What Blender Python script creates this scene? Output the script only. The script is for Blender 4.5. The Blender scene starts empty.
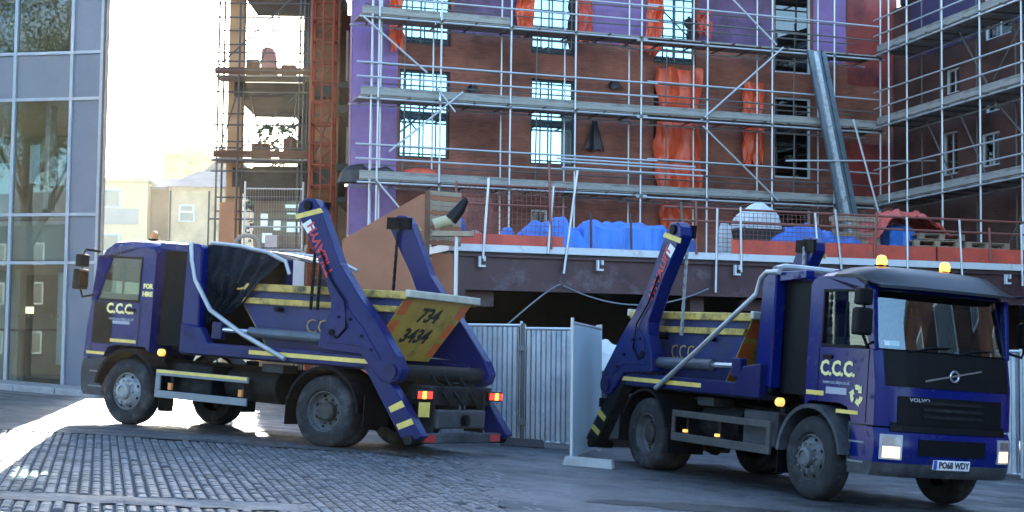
import bpy, bmesh, math, random
from mathutils import Vector, Matrix, Euler, noise

random.seed(7)
scene = bpy.context.scene
COL = scene.collection
R = math.radians

# ------------------------------------------------------------------ camera
cam_data = bpy.data.cameras.new('camera')
cam = bpy.data.objects.new('camera', cam_data)
COL.objects.link(cam)
cam_data.sensor_width = 36.0
cam_data.lens = 1640.0 / 1024.0 * 36.0
cam_data.clip_start = 0.1
cam_data.clip_end = 2000.0
_p, _r = math.atan(112 / 1640.0), 0.012
_F = Vector((0, math.cos(_p), math.sin(_p)))
_U0 = Vector((0, -math.sin(_p), math.cos(_p)))
_R0 = Vector((1, 0, 0))
_R = _R0 * math.cos(_r) + _U0 * math.sin(_r)
_U = _U0 * math.cos(_r) - _R0 * math.sin(_r)
cam.matrix_world = Matrix(((_R.x, _U.x, -_F.x, 0.0), (_R.y, _U.y, -_F.y, 0.0),
                           (_R.z, _U.z, -_F.z, 1.65), (0, 0, 0, 1)))
scene.camera = cam
scene.render.resolution_x, scene.render.resolution_y = 1024, 512

# ------------------------------------------------------------------ sky and sun
SUN_AZ = math.atan((240 - 512) / 1640.0)      # low sun shining through the gap between the buildings
SUN_EL = R(13.0)
world = bpy.data.worlds.new('World')
scene.world = world
world.use_nodes = True
wn = world.node_tree
bg = wn.nodes['Background']
sky = wn.nodes.new('ShaderNodeTexSky')
sky.sky_type = 'NISHITA'
sky.sun_disc = False
sky.sun_elevation = SUN_EL
sky.sun_rotation = SUN_AZ
sky.air_density = 1.0
sky.dust_density = 0.7
sky.ozone_density = 2.5
wn.links.new(sky.outputs[0], bg.inputs[0])
bg.inputs[1].default_value = 0.15
sd = bpy.data.lights.new('sun', 'SUN')
sd.energy = 4.0
sd.angle = R(0.5)
sd.color = (1.0, 0.93, 0.82)
sun = bpy.data.objects.new('sun', sd)
COL.objects.link(sun)
_sdir = Vector((math.sin(SUN_AZ) * math.cos(SUN_EL), math.cos(SUN_AZ) * math.cos(SUN_EL), math.sin(SUN_EL)))
sun.rotation_euler = (-_sdir).to_track_quat('-Z', 'Y').to_euler()
sun.location = (-20, 60, 30)
scene.view_settings.view_transform = 'Standard'
scene.view_settings.look = 'None'
scene.view_settings.exposure = 2.7
scene.view_settings.gamma = 1.0


# ------------------------------------------------------------------ materials
MATS = {}


def mat(name, col, rough=0.6, metal=0.0, var=0.25, scale=6.0, bump=0.0, bscale=None, spec=0.5, dirt=None,
        dscale=1.5, damt=0.5, coat=0.0, grime=0.0, emit=None, estr=0.0, detail=5.0):
    if name in MATS:
        return MATS[name]
    m = bpy.data.materials.new(name)
    m.use_nodes = True
    nt = m.node_tree
    b = nt.nodes['Principled BSDF']
    b.inputs['Roughness'].default_value = rough
    b.inputs['Metallic'].default_value = metal
    b.inputs['Specular IOR Level'].default_value = spec
    b.inputs['Coat Weight'].default_value = coat
    b.inputs['Coat Roughness'].default_value = 0.08
    tc = nt.nodes.new('ShaderNodeTexCoord')
    src = tc.outputs['Object']
    n1 = nt.nodes.new('ShaderNodeTexNoise')
    n1.inputs['Scale'].default_value = scale
    n1.inputs['Detail'].default_value = detail
    n1.inputs['Roughness'].default_value = 0.65
    nt.links.new(src, n1.inputs['Vector'])
    cr = nt.nodes.new('ShaderNodeValToRGB')
    cr.color_ramp.elements[0].position = 0.3
    cr.color_ramp.elements[1].position = 0.72
    c0 = [c * (1 - var) for c in col[:3]] + [1]
    c1 = [min(1, c * (1 + var)) for c in col[:3]] + [1]
    cr.color_ramp.elements[0].color = c0
    cr.color_ramp.elements[1].color = c1
    nt.links.new(n1.outputs['Fac'], cr.inputs['Fac'])
    colout = cr.outputs['Color']
    if dirt:
        n2 = nt.nodes.new('ShaderNodeTexNoise')
        n2.inputs['Scale'].default_value = dscale
        n2.inputs['Detail'].default_value = 8
        n2.inputs['Roughness'].default_value = 0.7
        nt.links.new(src, n2.inputs['Vector'])
        r2 = nt.nodes.new('ShaderNodeValToRGB')
        r2.color_ramp.elements[0].position = 0.62 - 0.25 * damt
        r2.color_ramp.elements[1].position = 0.78 - 0.2 * damt
        nt.links.new(n2.outputs['Fac'], r2.inputs['Fac'])
        mx = nt.nodes.new('ShaderNodeMix')
        mx.data_type = 'RGBA'
        nt.links.new(r2.outputs['Color'], mx.inputs['Factor'])
        nt.links.new(colout, mx.inputs[6])
        mx.inputs[7].default_value = list(dirt[:3]) + [1]
        if grime:      # road dirt thrown up from the wheels: thick low down, thin higher up
            sp = nt.nodes.new('ShaderNodeSeparateXYZ')
            nt.links.new(src, sp.inputs[0])
            hr = nt.nodes.new('ShaderNodeMapRange')
            nt.links.new(sp.outputs['Z'], hr.inputs['Value'])
            hr.inputs['From Min'].default_value, hr.inputs['From Max'].default_value = 0.5, 2.4
            hr.inputs['To Min'].default_value, hr.inputs['To Max'].default_value = grime, grime * .25
            n4 = nt.nodes.new('ShaderNodeTexNoise')
            n4.inputs['Scale'].default_value = 2.2
            n4.inputs['Detail'].default_value = 9
            n4.inputs['Roughness'].default_value = .75
            nt.links.new(src, n4.inputs['Vector'])
            mm = nt.nodes.new('ShaderNodeMath')
            mm.operation = 'MULTIPLY'
            nt.links.new(n4.outputs['Fac'], mm.inputs[0])
            nt.links.new(hr.outputs['Result'], mm.inputs[1])
            am = nt.nodes.new('ShaderNodeMath')
            am.operation = 'ADD'
            am.use_clamp = True
            sc_ = nt.nodes.new('ShaderNodeMath')
            sc_.operation = 'MULTIPLY'
            sc_.inputs[1].default_value = .6
            nt.links.new(r2.outputs['Color'], sc_.inputs[0])
            nt.links.new(sc_.outputs[0], am.inputs[0])
            nt.links.new(mm.outputs[0], am.inputs[1])
            nt.links.new(am.outputs[0], mx.inputs['Factor'])
        colout = mx.outputs[2]
        rm = nt.nodes.new('ShaderNodeMapRange')
        nt.links.new(r2.outputs['Color'], rm.inputs['Value'])
        rm.inputs['To Min'].default_value = rough
        rm.inputs['To Max'].default_value = min(1, max(rough, 0.8))
        nt.links.new(rm.outputs['Result'], b.inputs['Roughness'])
    nt.links.new(colout, b.inputs['Base Color'])
    if bump:
        n3 = nt.nodes.new('ShaderNodeTexNoise')
        n3.inputs['Scale'].default_value = bscale or scale * 5
        n3.inputs['Detail'].default_value = 4
        nt.links.new(src, n3.inputs['Vector'])
        bp = nt.nodes.new('ShaderNodeBump')
        bp.inputs['Strength'].default_value = bump
        bp.inputs['Distance'].default_value = 0.02
        nt.links.new(n3.outputs['Fac'], bp.inputs['Height'])
        nt.links.new(bp.outputs['Normal'], b.inputs['Normal'])
    if emit:
        b.inputs['Emission Color'].default_value = list(emit[:3]) + [1]
        b.inputs['Emission Strength'].default_value = estr
    MATS[name] = m
    return m


def brick_mat(name, c1, c2, mortar, sx=1.0, rough=0.85):
    if name in MATS:
        return MATS[name]
    m = bpy.data.materials.new(name)
    m.use_nodes = True
    nt = m.node_tree
    b = nt.nodes['Principled BSDF']
    b.inputs['Roughness'].default_value = rough
    tc = nt.nodes.new('ShaderNodeTexCoord')
    sep = nt.nodes.new('ShaderNodeSeparateXYZ')
    nt.links.new(tc.outputs['Object'], sep.inputs[0])
    add = nt.nodes.new('ShaderNodeMath')
    add.operation = 'ADD'
    nt.links.new(sep.outputs['X'], add.inputs[0])
    nt.links.new(sep.outputs['Y'], add.inputs[1])
    comb = nt.nodes.new('ShaderNodeCombineXYZ')
    nt.links.new(add.outputs[0], comb.inputs['X'])
    nt.links.new(sep.outputs['Z'], comb.inputs['Y'])
    br = nt.nodes.new('ShaderNodeTexBrick')
    br.inputs['Scale'].default_value = 1.0
    br.inputs['Brick Width'].default_value = 0.225
    br.inputs['Row Height'].default_value = 0.075
    br.inputs['Mortar Size'].default_value = 0.008
    br.inputs['Color1'].default_value = list(c1) + [1]
    br.inputs['Color2'].default_value = list(c2) + [1]
    br.inputs['Mortar'].default_value = list(mortar) + [1]
    nt.links.new(comb.outputs[0], br.inputs['Vector'])
    n = nt.nodes.new('ShaderNodeTexNoise')
    n.inputs['Scale'].default_value = 0.9
    n.inputs['Detail'].default_value = 7
    nt.links.new(tc.outputs['Object'], n.inputs['Vector'])
    mr = nt.nodes.new('ShaderNodeMapRange')
    nt.links.new(n.outputs['Fac'], mr.inputs['Value'])
    mr.inputs['From Min'].default_value = 0.3
    mr.inputs['From Max'].default_value = 0.7
    mr.inputs['To Min'].default_value = 0.5
    mr.inputs['To Max'].default_value = 1.35
    mx = nt.nodes.new('ShaderNodeMix')
    mx.data_type = 'RGBA'
    mx.blend_type = 'MULTIPLY'
    mx.inputs['Factor'].default_value = 1.0
    nt.links.new(br.outputs['Color'], mx.inputs[6])
    nt.links.new(mr.outputs['Result'], mx.inputs[7])
    nt.links.new(mx.outputs[2], b.inputs['Base Color'])
    bp = nt.nodes.new('ShaderNodeBump')
    bp.inputs['Strength'].default_value = 0.5
    bp.inputs['Distance'].default_value = 0.01
    nt.links.new(br.outputs['Fac'], bp.inputs['Height'])
    bp.invert = True
    nt.links.new(bp.outputs['Normal'], b.inputs['Normal'])
    MATS[name] = m
    return m


def glass_mat(name, tint=(0.75, 0.82, 0.84), refl=0.1, reflcol=(1, 1, 1), rough=0.01):
    """clear pane: tinted see-through with a mirror-like coating"""
    if name in MATS:
        return MATS[name]
    m = bpy.data.materials.new(name)
    m.use_nodes = True
    nt = m.node_tree
    nt.nodes.clear()
    out = nt.nodes.new('ShaderNodeOutputMaterial')
    tr = nt.nodes.new('ShaderNodeBsdfTransparent')
    tr.inputs[0].default_value = list(tint) + [1]
    gl = nt.nodes.new('ShaderNodeBsdfGlossy')
    gl.inputs[0].default_value = list(reflcol) + [1]
    gl.inputs['Roughness'].default_value = rough
    lw = nt.nodes.new('ShaderNodeLayerWeight')
    lw.inputs[0].default_value = 0.5
    fr = nt.nodes.new('ShaderNodeMath')
    fr.operation = 'POWER'
    nt.links.new(lw.outputs['Facing'], fr.inputs[0])
    fr.inputs[1].default_value = 4.0
    ad = nt.nodes.new('ShaderNodeMath')
    ad.operation = 'ADD'
    ad.use_clamp = True
    ad.inputs[1].default_value = refl + 0.04
    nt.links.new(fr.outputs[0], ad.inputs[0])
    mx = nt.nodes.new('ShaderNodeMixShader')
    nt.links.new(ad.outputs[0], mx.inputs[0])
    nt.links.new(tr.outputs[0], mx.inputs[1])
    nt.links.new(gl.outputs[0], mx.inputs[2])
    nt.links.new(mx.outputs[0], out.inputs[0])
    MATS[name] = m
    return m


def road_mat(name, base, damp=0.4):
    """worn tarmac: aggregate, broad stains, damp patches that shine"""
    m = bpy.data.materials.new(name)
    m.use_nodes = True
    nt = m.node_tree
    b = nt.nodes['Principled BSDF']
    tc = nt.nodes.new('ShaderNodeTexCoord')

    def nz(scale, detail, rough=.6):
        n = nt.nodes.new('ShaderNodeTexNoise')
        n.inputs['Scale'].default_value = scale
        n.inputs['Detail'].default_value = detail
        n.inputs['Roughness'].default_value = rough
        nt.links.new(tc.outputs['Object'], n.inputs['Vector'])
        return n.outputs['Fac']

    def rng_(src, a, c, lo, hi):
        r = nt.nodes.new('ShaderNodeMapRange')
        nt.links.new(src, r.inputs['Value'])
        r.inputs['From Min'].default_value, r.inputs['From Max'].default_value = a, c
        r.inputs['To Min'].default_value, r.inputs['To Max'].default_value = lo, hi
        return r.outputs['Result']

    def mul(a, c):
        q = nt.nodes.new('ShaderNodeMath')
        q.operation = 'MULTIPLY'
        nt.links.new(a, q.inputs[0])
        nt.links.new(c, q.inputs[1])
        return q.outputs[0]
    broad = rng_(nz(.35, 7, .7), .34, .66, .5, 1.5)
    mid = rng_(nz(2.6, 8, .75), .34, .66, .55, 1.5)
    fine = rng_(nz(30, 4), .34, .66, .5, 1.6)
    f = mul(mul(broad, mid), fine)
    mx = nt.nodes.new('ShaderNodeMix')
    mx.data_type = 'RGBA'
    mx.blend_type = 'MULTIPLY'
    mx.inputs['Factor'].default_value = 1
    mx.inputs[6].default_value = list(base) + [1]
    nt.links.new(f, mx.inputs[7])
    nt.links.new(mx.outputs[2], b.inputs['Base Color'])
    nt.links.new(rng_(nz(.9, 6, .7), .4, .62, .72, .72 - damp), b.inputs['Roughness'])
    bp = nt.nodes.new('ShaderNodeBump')
    bp.inputs['Strength'].default_value = .7
    bp.inputs['Distance'].default_value = .02
    nt.links.new(nz(30, 6, .7), bp.inputs['Height'])
    nt.links.new(bp.outputs['Normal'], b.inputs['Normal'])
    MATS[name] = m
    return m


# ------------------------------------------------------------------ mesh helpers
class MB:
    def __init__(self):
        self.v, self.f = [], []

    def add(self, vs, fs):
        o = len(self.v)
        self.v += [tuple(p) for p in vs]
        self.f += [tuple(i + o for i in q) for q in fs]
        return self

    def box(self, x0, x1, y0, y1, z0, z1):
        x0, x1 = min(x0, x1), max(x0, x1)
        y0, y1 = min(y0, y1), max(y0, y1)
        z0, z1 = min(z0, z1), max(z0, z1)
        return self.add([(x0, y0, z0), (x1, y0, z0), (x1, y1, z0), (x0, y1, z0),
                         (x0, y0, z1), (x1, y0, z1), (x1, y1, z1), (x0, y1, z1)],
                        [(0, 3, 2, 1), (4, 5, 6, 7), (0, 1, 5, 4), (1, 2, 6, 5), (2, 3, 7, 6), (3, 0, 4, 7)])

    def prism(self, pts, y0, y1):
        """polygon in x,z swept along y"""
        n = len(pts)
        vs = [(x, y0, z) for x, z in pts] + [(x, y1, z) for x, z in pts]
        fs = [tuple(range(n)), tuple(range(2 * n - 1, n - 1, -1))]
        fs += [(i, i + n, (i + 1) % n + n, (i + 1) % n) for i in range(n)]
        return self.add(vs, fs)

    def prism_z(self, pts, z0, z1):
        n = len(pts)
        vs = [(x, y, z0) for x, y in pts] + [(x, y, z1) for x, y in pts]
        fs = [tuple(range(n - 1, -1, -1)), tuple(range(n, 2 * n))]
        fs += [(i, (i + 1) % n, (i + 1) % n + n, i + n) for i in range(n)]
        return self.add(vs, fs)

    def loft(self, sections, cap=True):
        n = len(sections[0])
        vs = [p for s in sections for p in s]
        fs = []
        for k in range(len(sections) - 1):
            for i in range(n):
                a, b = k * n + i, k * n + (i + 1) % n
                fs.append((a, b, b + n, a + n))
        if cap:
            fs.append(tuple(range(n - 1, -1, -1)))
            o = (len(sections) - 1) * n
            fs.append(tuple(range(o, o + n)))
        return self.add(vs, fs)

    def tube(self, pts, r, seg=8, cap=True):
        pts = [Vector(p) for p in pts]
        secs = []
        up = Vector((0, 0, 1))
        for i, p in enumerate(pts):
            t = (pts[min(i + 1, len(pts) - 1)] - pts[max(i - 1, 0)]).normalized()
            a = t.cross(up)
            if a.length < 0.05:
                a = t.cross(Vector((1, 0, 0)))
            a.normalize()
            b = t.cross(a)
            rr = r[i] if isinstance(r, (list, tuple)) else r
            secs.append([p + (a * math.cos(2 * math.pi * k / seg) + b * math.sin(2 * math.pi * k / seg)) * rr
                         for k in range(seg)])
        return self.loft(secs, cap)

    def lathe_y(self, prof, cx, cz, seg=28, s=1):
        """profile (radius, y) revolved round an axis along y"""
        secs = []
        for k in range(seg):
            a = 2 * math.pi * k / seg
            secs.append([(cx + r * math.cos(a), s * y, cz + r * math.sin(a)) for r, y in prof])
        n = len(prof)
        vs = [p for q in secs for p in q]
        fs = []
        for k in range(seg):
            k2 = (k + 1) % seg
            for i in range(n - 1):
                fs.append((k * n + i, k * n + i + 1, k2 * n + i + 1, k2 * n + i))
        return self.add(vs, fs)

    def sheet(self, fn, nu, nv, thick=0.0):
        """grid surface fn(u,v) -> point, optionally closed with a thickness along its normal"""
        g = [[Vector(fn(i / nu, j / nv)) for i in range(nu + 1)] for j in range(nv + 1)]
        vs, fs = [], []
        W = nu + 1
        if thick:
            nr = []
            for j in range(nv + 1):
                for i in range(nu + 1):
                    du = g[j][min(i + 1, nu)] - g[j][max(i - 1, 0)]
                    dv = g[min(j + 1, nv)][i] - g[max(j - 1, 0)][i]
                    q = du.cross(dv)
                    nr.append(q.normalized() if q.length > 1e-9 else Vector((0, 0, 1)))
        vs = [p for row in g for p in row]
        for j in range(nv):
            for i in range(nu):
                a = j * W + i
                fs.append((a, a + 1, a + 1 + W, a + W))
        if thick:
            o = len(vs)
            vs = vs + [p - nr[k] * thick for k, p in enumerate(vs)]
            fs += [tuple(o + q for q in reversed(ff)) for ff in list(fs)]
            rim = [i for i in range(W)] + [j * W + nu for j in range(1, nv + 1)] + \
                  [nv * W + i for i in range(nu - 1, -1, -1)] + [j * W for j in range(nv - 1, 0, -1)]
            for k in range(len(rim)):
                a, b = rim[k], rim[(k + 1) % len(rim)]
                fs.append((b, a, a + o, b + o))
        return self.add(vs, fs)

    def mesh(self, name, m, bevel=0.0, smooth=False, recalc=True, bseg=1):
        me = bpy.data.meshes.new(name)
        me.from_pydata(self.v, [], self.f)
        if recalc or bevel:
            bm = bmesh.new()
            bm.from_mesh(me)
            if recalc:
                bmesh.ops.recalc_face_normals(bm, faces=bm.faces)
            if bevel:
                es = [e for e in bm.edges if e.is_manifold and e.calc_face_angle(0) > 0.6]
                bmesh.ops.bevel(bm, geom=es, offset=bevel, segments=bseg, affect='EDGES', profile=0.6,
                                clamp_overlap=True)
            bm.to_mesh(me)
            bm.free()
        if smooth:
            me.polygons.foreach_set('use_smooth', [True] * len(me.polygons))
            me.set_sharp_from_angle(angle=R(38))
        if m:
            me.materials.append(m)
        return me

    def build(self, name, m, parent=None, **kw):
        return link(name, self.mesh(name, m, **kw), parent)


def link(name, me, parent=None, loc=None):
    o = bpy.data.objects.new(name, me)
    COL.objects.link(o)
    if parent:
        o.parent = parent
    if loc is not None:
        o.location = loc
    return o


def tag(o, label=None, cat=None, group=None, kind=None):
    if label:
        o['label'] = label
    if cat:
        o['category'] = cat
    if group:
        o['group'] = group
    if kind:
        o['kind'] = kind
    return o


def thing(name, label, cat, loc=(0, 0, 0), rz=0.0, group=None):
    o = bpy.data.objects.new(name, None)
    COL.objects.link(o)
    o.empty_display_size = 0.2
    o.location = loc
    o.rotation_euler = (0, 0, rz)
    return tag(o, label, cat, group)


def bx(name, parent, m, x0, x1, y0, y1, z0, z1, bevel=0.0):
    return MB().box(x0, x1, y0, y1, z0, z1).build(name, m, parent, bevel=bevel)


_CYL = {}


def pipe(name, parent, m, p1, p2, r=0.024, seg=8):
    """straight tube that shares one cylinder mesh"""
    key = (m.name, seg)
    if key not in _CYL:
        b = MB()
        b.loft([[(math.cos(2 * math.pi * k / seg), math.sin(2 * math.pi * k / seg), z) for k in range(seg)]
                for z in (0, 1)])
        _CYL[key] = b.mesh('tube', m, smooth=True)
    o = link(name, _CYL[key], parent)
    a, b = Vector(p1), Vector(p2)
    d = b - a
    q = d.to_track_quat('Z', 'Y').to_matrix().to_4x4()
    o.matrix_local = Matrix.Translation(a) @ q @ Matrix.Diagonal((r, r, d.length, 1))
    return o


_BOX = {}


def plank(name, parent, m, x0, x1, y0, y1, z0, z1, rot=None):
    """box that shares one bevelled unit cube per material"""
    if m.name not in _BOX:
        _BOX[m.name] = MB().box(-.5, .5, -.5, .5, -.5, .5).mesh('unit_block', m)
    o = link(name, _BOX[m.name], parent)
    o.location = ((x0 + x1) / 2, (y0 + y1) / 2, (z0 + z1) / 2)
    o.scale = (abs(x1 - x0), abs(y1 - y0), abs(z1 - z0))
    if rot:
        o.rotation_euler = rot
    return o


def text_mesh(s, size, m, bold=0.0, sx=1.0, extrude=0.002, align='CENTER'):
    cu = bpy.data.curves.new('lettering', 'FONT')
    cu.body = s
    cu.size = size
    cu.extrude = extrude
    cu.offset = bold
    cu.align_x = align
    cu.align_y = 'CENTER'
    cu.resolution_u = 2
    ob = bpy.data.objects.new('lettering', cu)
    COL.objects.link(ob)
    dg = bpy.context.evaluated_depsgraph_get()
    me = bpy.data.meshes.new_from_object(ob.evaluated_get(dg))
    bpy.data.objects.remove(ob)
    bpy.data.curves.remove(cu)
    for v in me.vertices:
        v.co.x *= sx
    me.materials.clear()
    me.materials.append(m)
    return me


def lettering(name, s, size, m, parent, origin, xdir, updir, **kw):
    o = link(name, text_mesh(s, size, m, **kw), parent)
    x = Vector(xdir).normalized()
    u = Vector(updir)
    u = (u - x * u.dot(x)).normalized()
    n = x.cross(u)
    o.matrix_local = Matrix(((x.x, u.x, n.x, origin[0]), (x.y, u.y, n.y, origin[1]),
                             (x.z, u.z, n.z, origin[2]), (0, 0, 0, 1)))
    return o


def gz(x, y):
    cx = max(-14.0, min(14.0, x))
    cy = max(0.0, min(60.0, y))
    return -0.0607 * cx + 0.0105 * cy + 0.112


# ------------------------------------------------------------------ shared materials
GALV = mat('galvanised_tube', (0.62, 0.64, 0.65), 0.35, 0.35, 0.3, 9, dirt=(0.2, 0.17, 0.15), dscale=4, damt=0.35)
GALV_DK = mat('weathered_tube', (0.16, 0.15, 0.14), 0.6, 0.3, 0.35, 9, dirt=(0.12, 0.09, 0.07), dscale=4, damt=0.5)
BOARD = mat('scaffold_board', (0.36, 0.34, 0.3), 0.85, 0, 0.4, 5, bump=0.3, dirt=(0.13, 0.11, 0.095), dscale=2.6, damt=0.55)
BRICK = brick_mat('red_brick', (0.34, 0.112, 0.07), (0.26, 0.082, 0.052), (0.25, 0.11, 0.08))
BRICK_OR = brick_mat('orange_brick', (0.42, 0.17, 0.07), (0.34, 0.13, 0.06), (0.3, 0.22, 0.16))
PURPLE = mat('purple_membrane', (0.27, 0.15, 0.36), 0.6, 0, 0.28, 1.2, bump=0.5, bscale=3)
PURPLE_DK = mat('purple_membrane_dusty', (0.17, 0.09, 0.2), 0.65, 0, 0.3, 1.4, bump=0.5, bscale=3, dirt=(0.1, 0.05, 0.06),
                dscale=0.9, damt=0.6)
ORANGE = mat('orange_plastic_sheet', (0.78, 0.1, 0.035), 0.4, 0, 0.22, 3, bump=0.4, bscale=6)
REDSHEET = mat('red_plastic_sheet', (0.6, 0.07, 0.045), 0.45, 0, 0.25, 2.5, bump=0.4, bscale=6)
REDPAINT = mat('red_oxide_board', (0.66, 0.095, 0.055), 0.6, 0, 0.25, 2, dirt=(0.36, 0.11, 0.08), dscale=2.5, damt=0.4)
STEEL_PR = mat('primed_steel', (0.085, 0.04, 0.043), 0.55, 0.1, 0.25, 1.8, dirt=(0.2, 0.17, 0.18), dscale=1.2, damt=0.18)
WHITE = mat('white_edge_strip', (0.72, 0.74, 0.74), 0.6, 0, 0.1, 2, dirt=(0.4, 0.38, 0.36), dscale=2, damt=0.3)
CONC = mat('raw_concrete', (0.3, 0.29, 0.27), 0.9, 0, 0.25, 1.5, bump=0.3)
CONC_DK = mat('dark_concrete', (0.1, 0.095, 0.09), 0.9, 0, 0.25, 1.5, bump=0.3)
BLUETARP = mat('blue_tarpaulin', (0.06, 0.22, 0.68), 0.42, 0, 0.18, 2.5, bump=0.5, bscale=7)
WOOD = mat('pallet_wood', (0.38, 0.28, 0.19), 0.85, 0, 0.3, 4, bump=0.3)
PLY = mat('plywood', (0.36, 0.14, 0.07), 0.75, 0, 0.14, 0.9, bump=0.15, dirt=(0.28, 0.12, 0.06), dscale=1.4, damt=0.3)
PLY_EDGE = mat('plywood_edge', (0.16, 0.08, 0.045), 0.85, 0, 0.25, 4)
FRAME_W = mat('white_window_frame', (0.62, 0.66, 0.68), 0.45, 0, 0.06, 3)
FRAME_D = mat('dark_window_bar', (0.03, 0.035, 0.045), 0.5, 0, 0.2, 4)
COATED = mat('coated_window_glass', (0.4, 0.56, 0.58), 0.03, 0.92, 0.02, 1)
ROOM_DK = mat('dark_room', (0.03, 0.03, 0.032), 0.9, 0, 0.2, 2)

# ================================================================== GROUND
ASPHALT = road_mat('asphalt', (0.055, 0.058, 0.063), .42)
ASPH_NEW = road_mat('asphalt_repair', (0.08, 0.084, 0.09), .3)
PAVE = mat('pavement_slab', (0.2, 0.2, 0.2), 0.8, 0, 0.2, 2.5, bump=0.25)
KERB = mat('granite_kerb', (0.3, 0.3, 0.3), 0.75, 0, 0.2, 6, bump=0.2)
SETT = [mat('granite_sett_%s' % n, c, 0.45, 0, 0.45, 9, bump=0.6, bscale=22, dirt=(0.03, 0.03, 0.032), dscale=1.1, damt=.35) for n, c in
        (('grey', (0.085, 0.088, 0.095)), ('pale', (0.135, 0.138, 0.145)), ('dark', (0.045, 0.047, 0.052)))]
BED = mat('sett_joint_grit', (0.027, 0.028, 0.03), 0.9, 0, 0.4, 12, bump=0.4)


def ground_sheet():
    xs = [-900, -300, -100, -40, -14] + [-14 + i * 0.7 for i in range(1, 40)] + [14, 40, 100, 300, 900]
    ys = [-300, -100, -30, 0] + [i * 1.0 for i in range(1, 60)] + [60, 90, 150, 300, 600, 1500]
    b = MB()
    vs = []
    for y in ys:
        for x in xs:
            vs.append((x, y, gz(x, y)))
    n = len(xs)
    fs = [(j * n + i, j * n + i + 1, (j + 1) * n + i + 1, (j + 1) * n + i) for j in range(len(ys) - 1) for i in range(n - 1)]
    b.add(vs, fs)
    return tag(b.build('ground', ASPHALT, recalc=False), kind='structure')


ground = ground_sheet()


def surf(poly_uv, fn, off):
    return [fn(u, v) + Vector((0, 0, off)) for u, v in poly_uv]


# stone setts laid in courses that run up the street
SA = R(14.0)
S_O = Vector((-1.9, 12.6, 0))
s_u = Vector((math.cos(SA), math.sin(SA), 0))       # across the courses
s_v = Vector((-math.sin(SA), math.cos(SA), 0))      # along the courses


def gp(u, v, off=0.0):
    p = S_O + s_u * u + s_v * v
    return Vector((p.x, p.y, gz(p.x, p.y) + off))


sett_paving = tag(bpy.data.objects.new('sett_paving', None), kind='structure')
COL.objects.link(sett_paving)
b = MB()
U0, U1, V0, V1 = -4.4, 4.3, -0.3, 11.6
b.add([gp(U0, V0, .004), gp(U1, V0, .004), gp(U1, V1, .004), gp(U0, V1, .004)], [(0, 1, 2, 3)])
b.build('joint_bed', BED, sett_paving, recalc=False)


def in_patch(u, v):
    # long tarmac trench repair that cuts through the courses
    return abs(v - (1.95 + 0.05 * u)) < 0.34 and u < 0.55


cells = []
u = U0
ci = 0
rng = random.Random(3)
while u < U1 - 0.1:
    w = rng.uniform(0.075, 0.093)
    v = V0 + rng.uniform(0, 0.2)
    while v < V1:
        l = rng.uniform(0.14, 0.24)
        vm = v + l / 2
        ragged = 10.3 + 0.5 * math.sin(u * 2.1) + 0.3 * math.sin(u * 5.3)
        right_edge = u - 0.12 * vm > 2.75
        near_edge = vm < 0.75 + 0.1 * math.sin(u * 1.7) - 0.03 * u
        if not in_patch(u + w / 2, vm) and vm < ragged and not right_edge and not near_edge and rng.random() > 0.012:
            cells.append((u, w, v, l, rng.uniform(-0.008, 0.007), rng.choice((0, 0, 0, 1, 2))))
        v += l + rng.uniform(0.005, 0.011)
    u += w + rng.uniform(0.014, 0.026)


def sett_geo(u, w, v, l, dz):
    top = 0.018 + dz * .7
    c = 0.015
    lo = [gp(u, v), gp(u + w, v), gp(u + w, v + l), gp(u, v + l)]
    mid = [p + Vector((0, 0, top - 0.012)) for p in lo]
    up = [gp(u + c, v + c, top), gp(u + w - c, v + c, top - rng.uniform(0, .004)), gp(u + w - c, v + l - c, top),
          gp(u + c, v + l - c, top - rng.uniform(0, .004))]
    return lo + mid + up, [(0, 1, 5, 4), (1, 2, 6, 5), (2, 3, 7, 6), (3, 0, 4, 7), (4, 5, 9, 8), (5, 6, 10, 9),
                           (6, 7, 11, 10), (7, 4, 8, 11), (8, 9, 10, 11)]


camxy = Vector((0, 0, 0))


def in_view(c):
    p = gp(c[0], c[2])
    px = 512 + 1640 * p.x / p.y
    return 0 < px < 1024 and p.y > 12.2


cells.sort(key=lambda c: (not in_view(c), gp(c[0], c[2]).y))
for c in cells[:300]:
    vs, fs = sett_geo(*c[:5])
    MB().add(vs, fs).build('sett', SETT[c[5]], sett_paving, recalc=False)
rest = [MB(), MB(), MB()]
for c in cells[300:]:
    vs, fs = sett_geo(*c[:5])
    rest[c[5]].add(vs, fs)
for k, q in enumerate(rest):
    tag(q.build('setts_beyond', SETT[k], sett_paving, recalc=False), kind='stuff')
b = MB()
N = 40
pts = []
for i in range(N + 1):
    uu = U0 - 0.2 + (0.62 - U0 + 0.2) * i / N
    e = 0.05 * math.sin(i * 1.9) + 0.05 * noise.noise(Vector((i * .7, 2, 3)))
    pts.append((uu, 1.95 + 0.05 * uu - 0.32 + e, 1.95 + 0.05 * uu + 0.32 + e * .7))
vs = [gp(q[0], q[1], .015) for q in pts] + [gp(q[0], q[2], .015) for q in pts]
fs = [(i, i + 1, N + 2 + i, N + 1 + i) for i in range(N)]
b.add(vs, fs)
tag(b.build('tarmac_repair', ASPH_NEW, recalc=False), kind='structure')
# smoother tarmac aprons before the setts and round the right-hand lorry


def hoff(u, v):
    # tarmac meets the setts flush and feathers out on to the road
    a = max(0.0, min(1.0, (u - 2.4) / 3.8))
    c_ = max(0.0, min(1.0, (v - 10.0) / 1.6))
    return .022 - .019 * max(a, c_)


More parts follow.
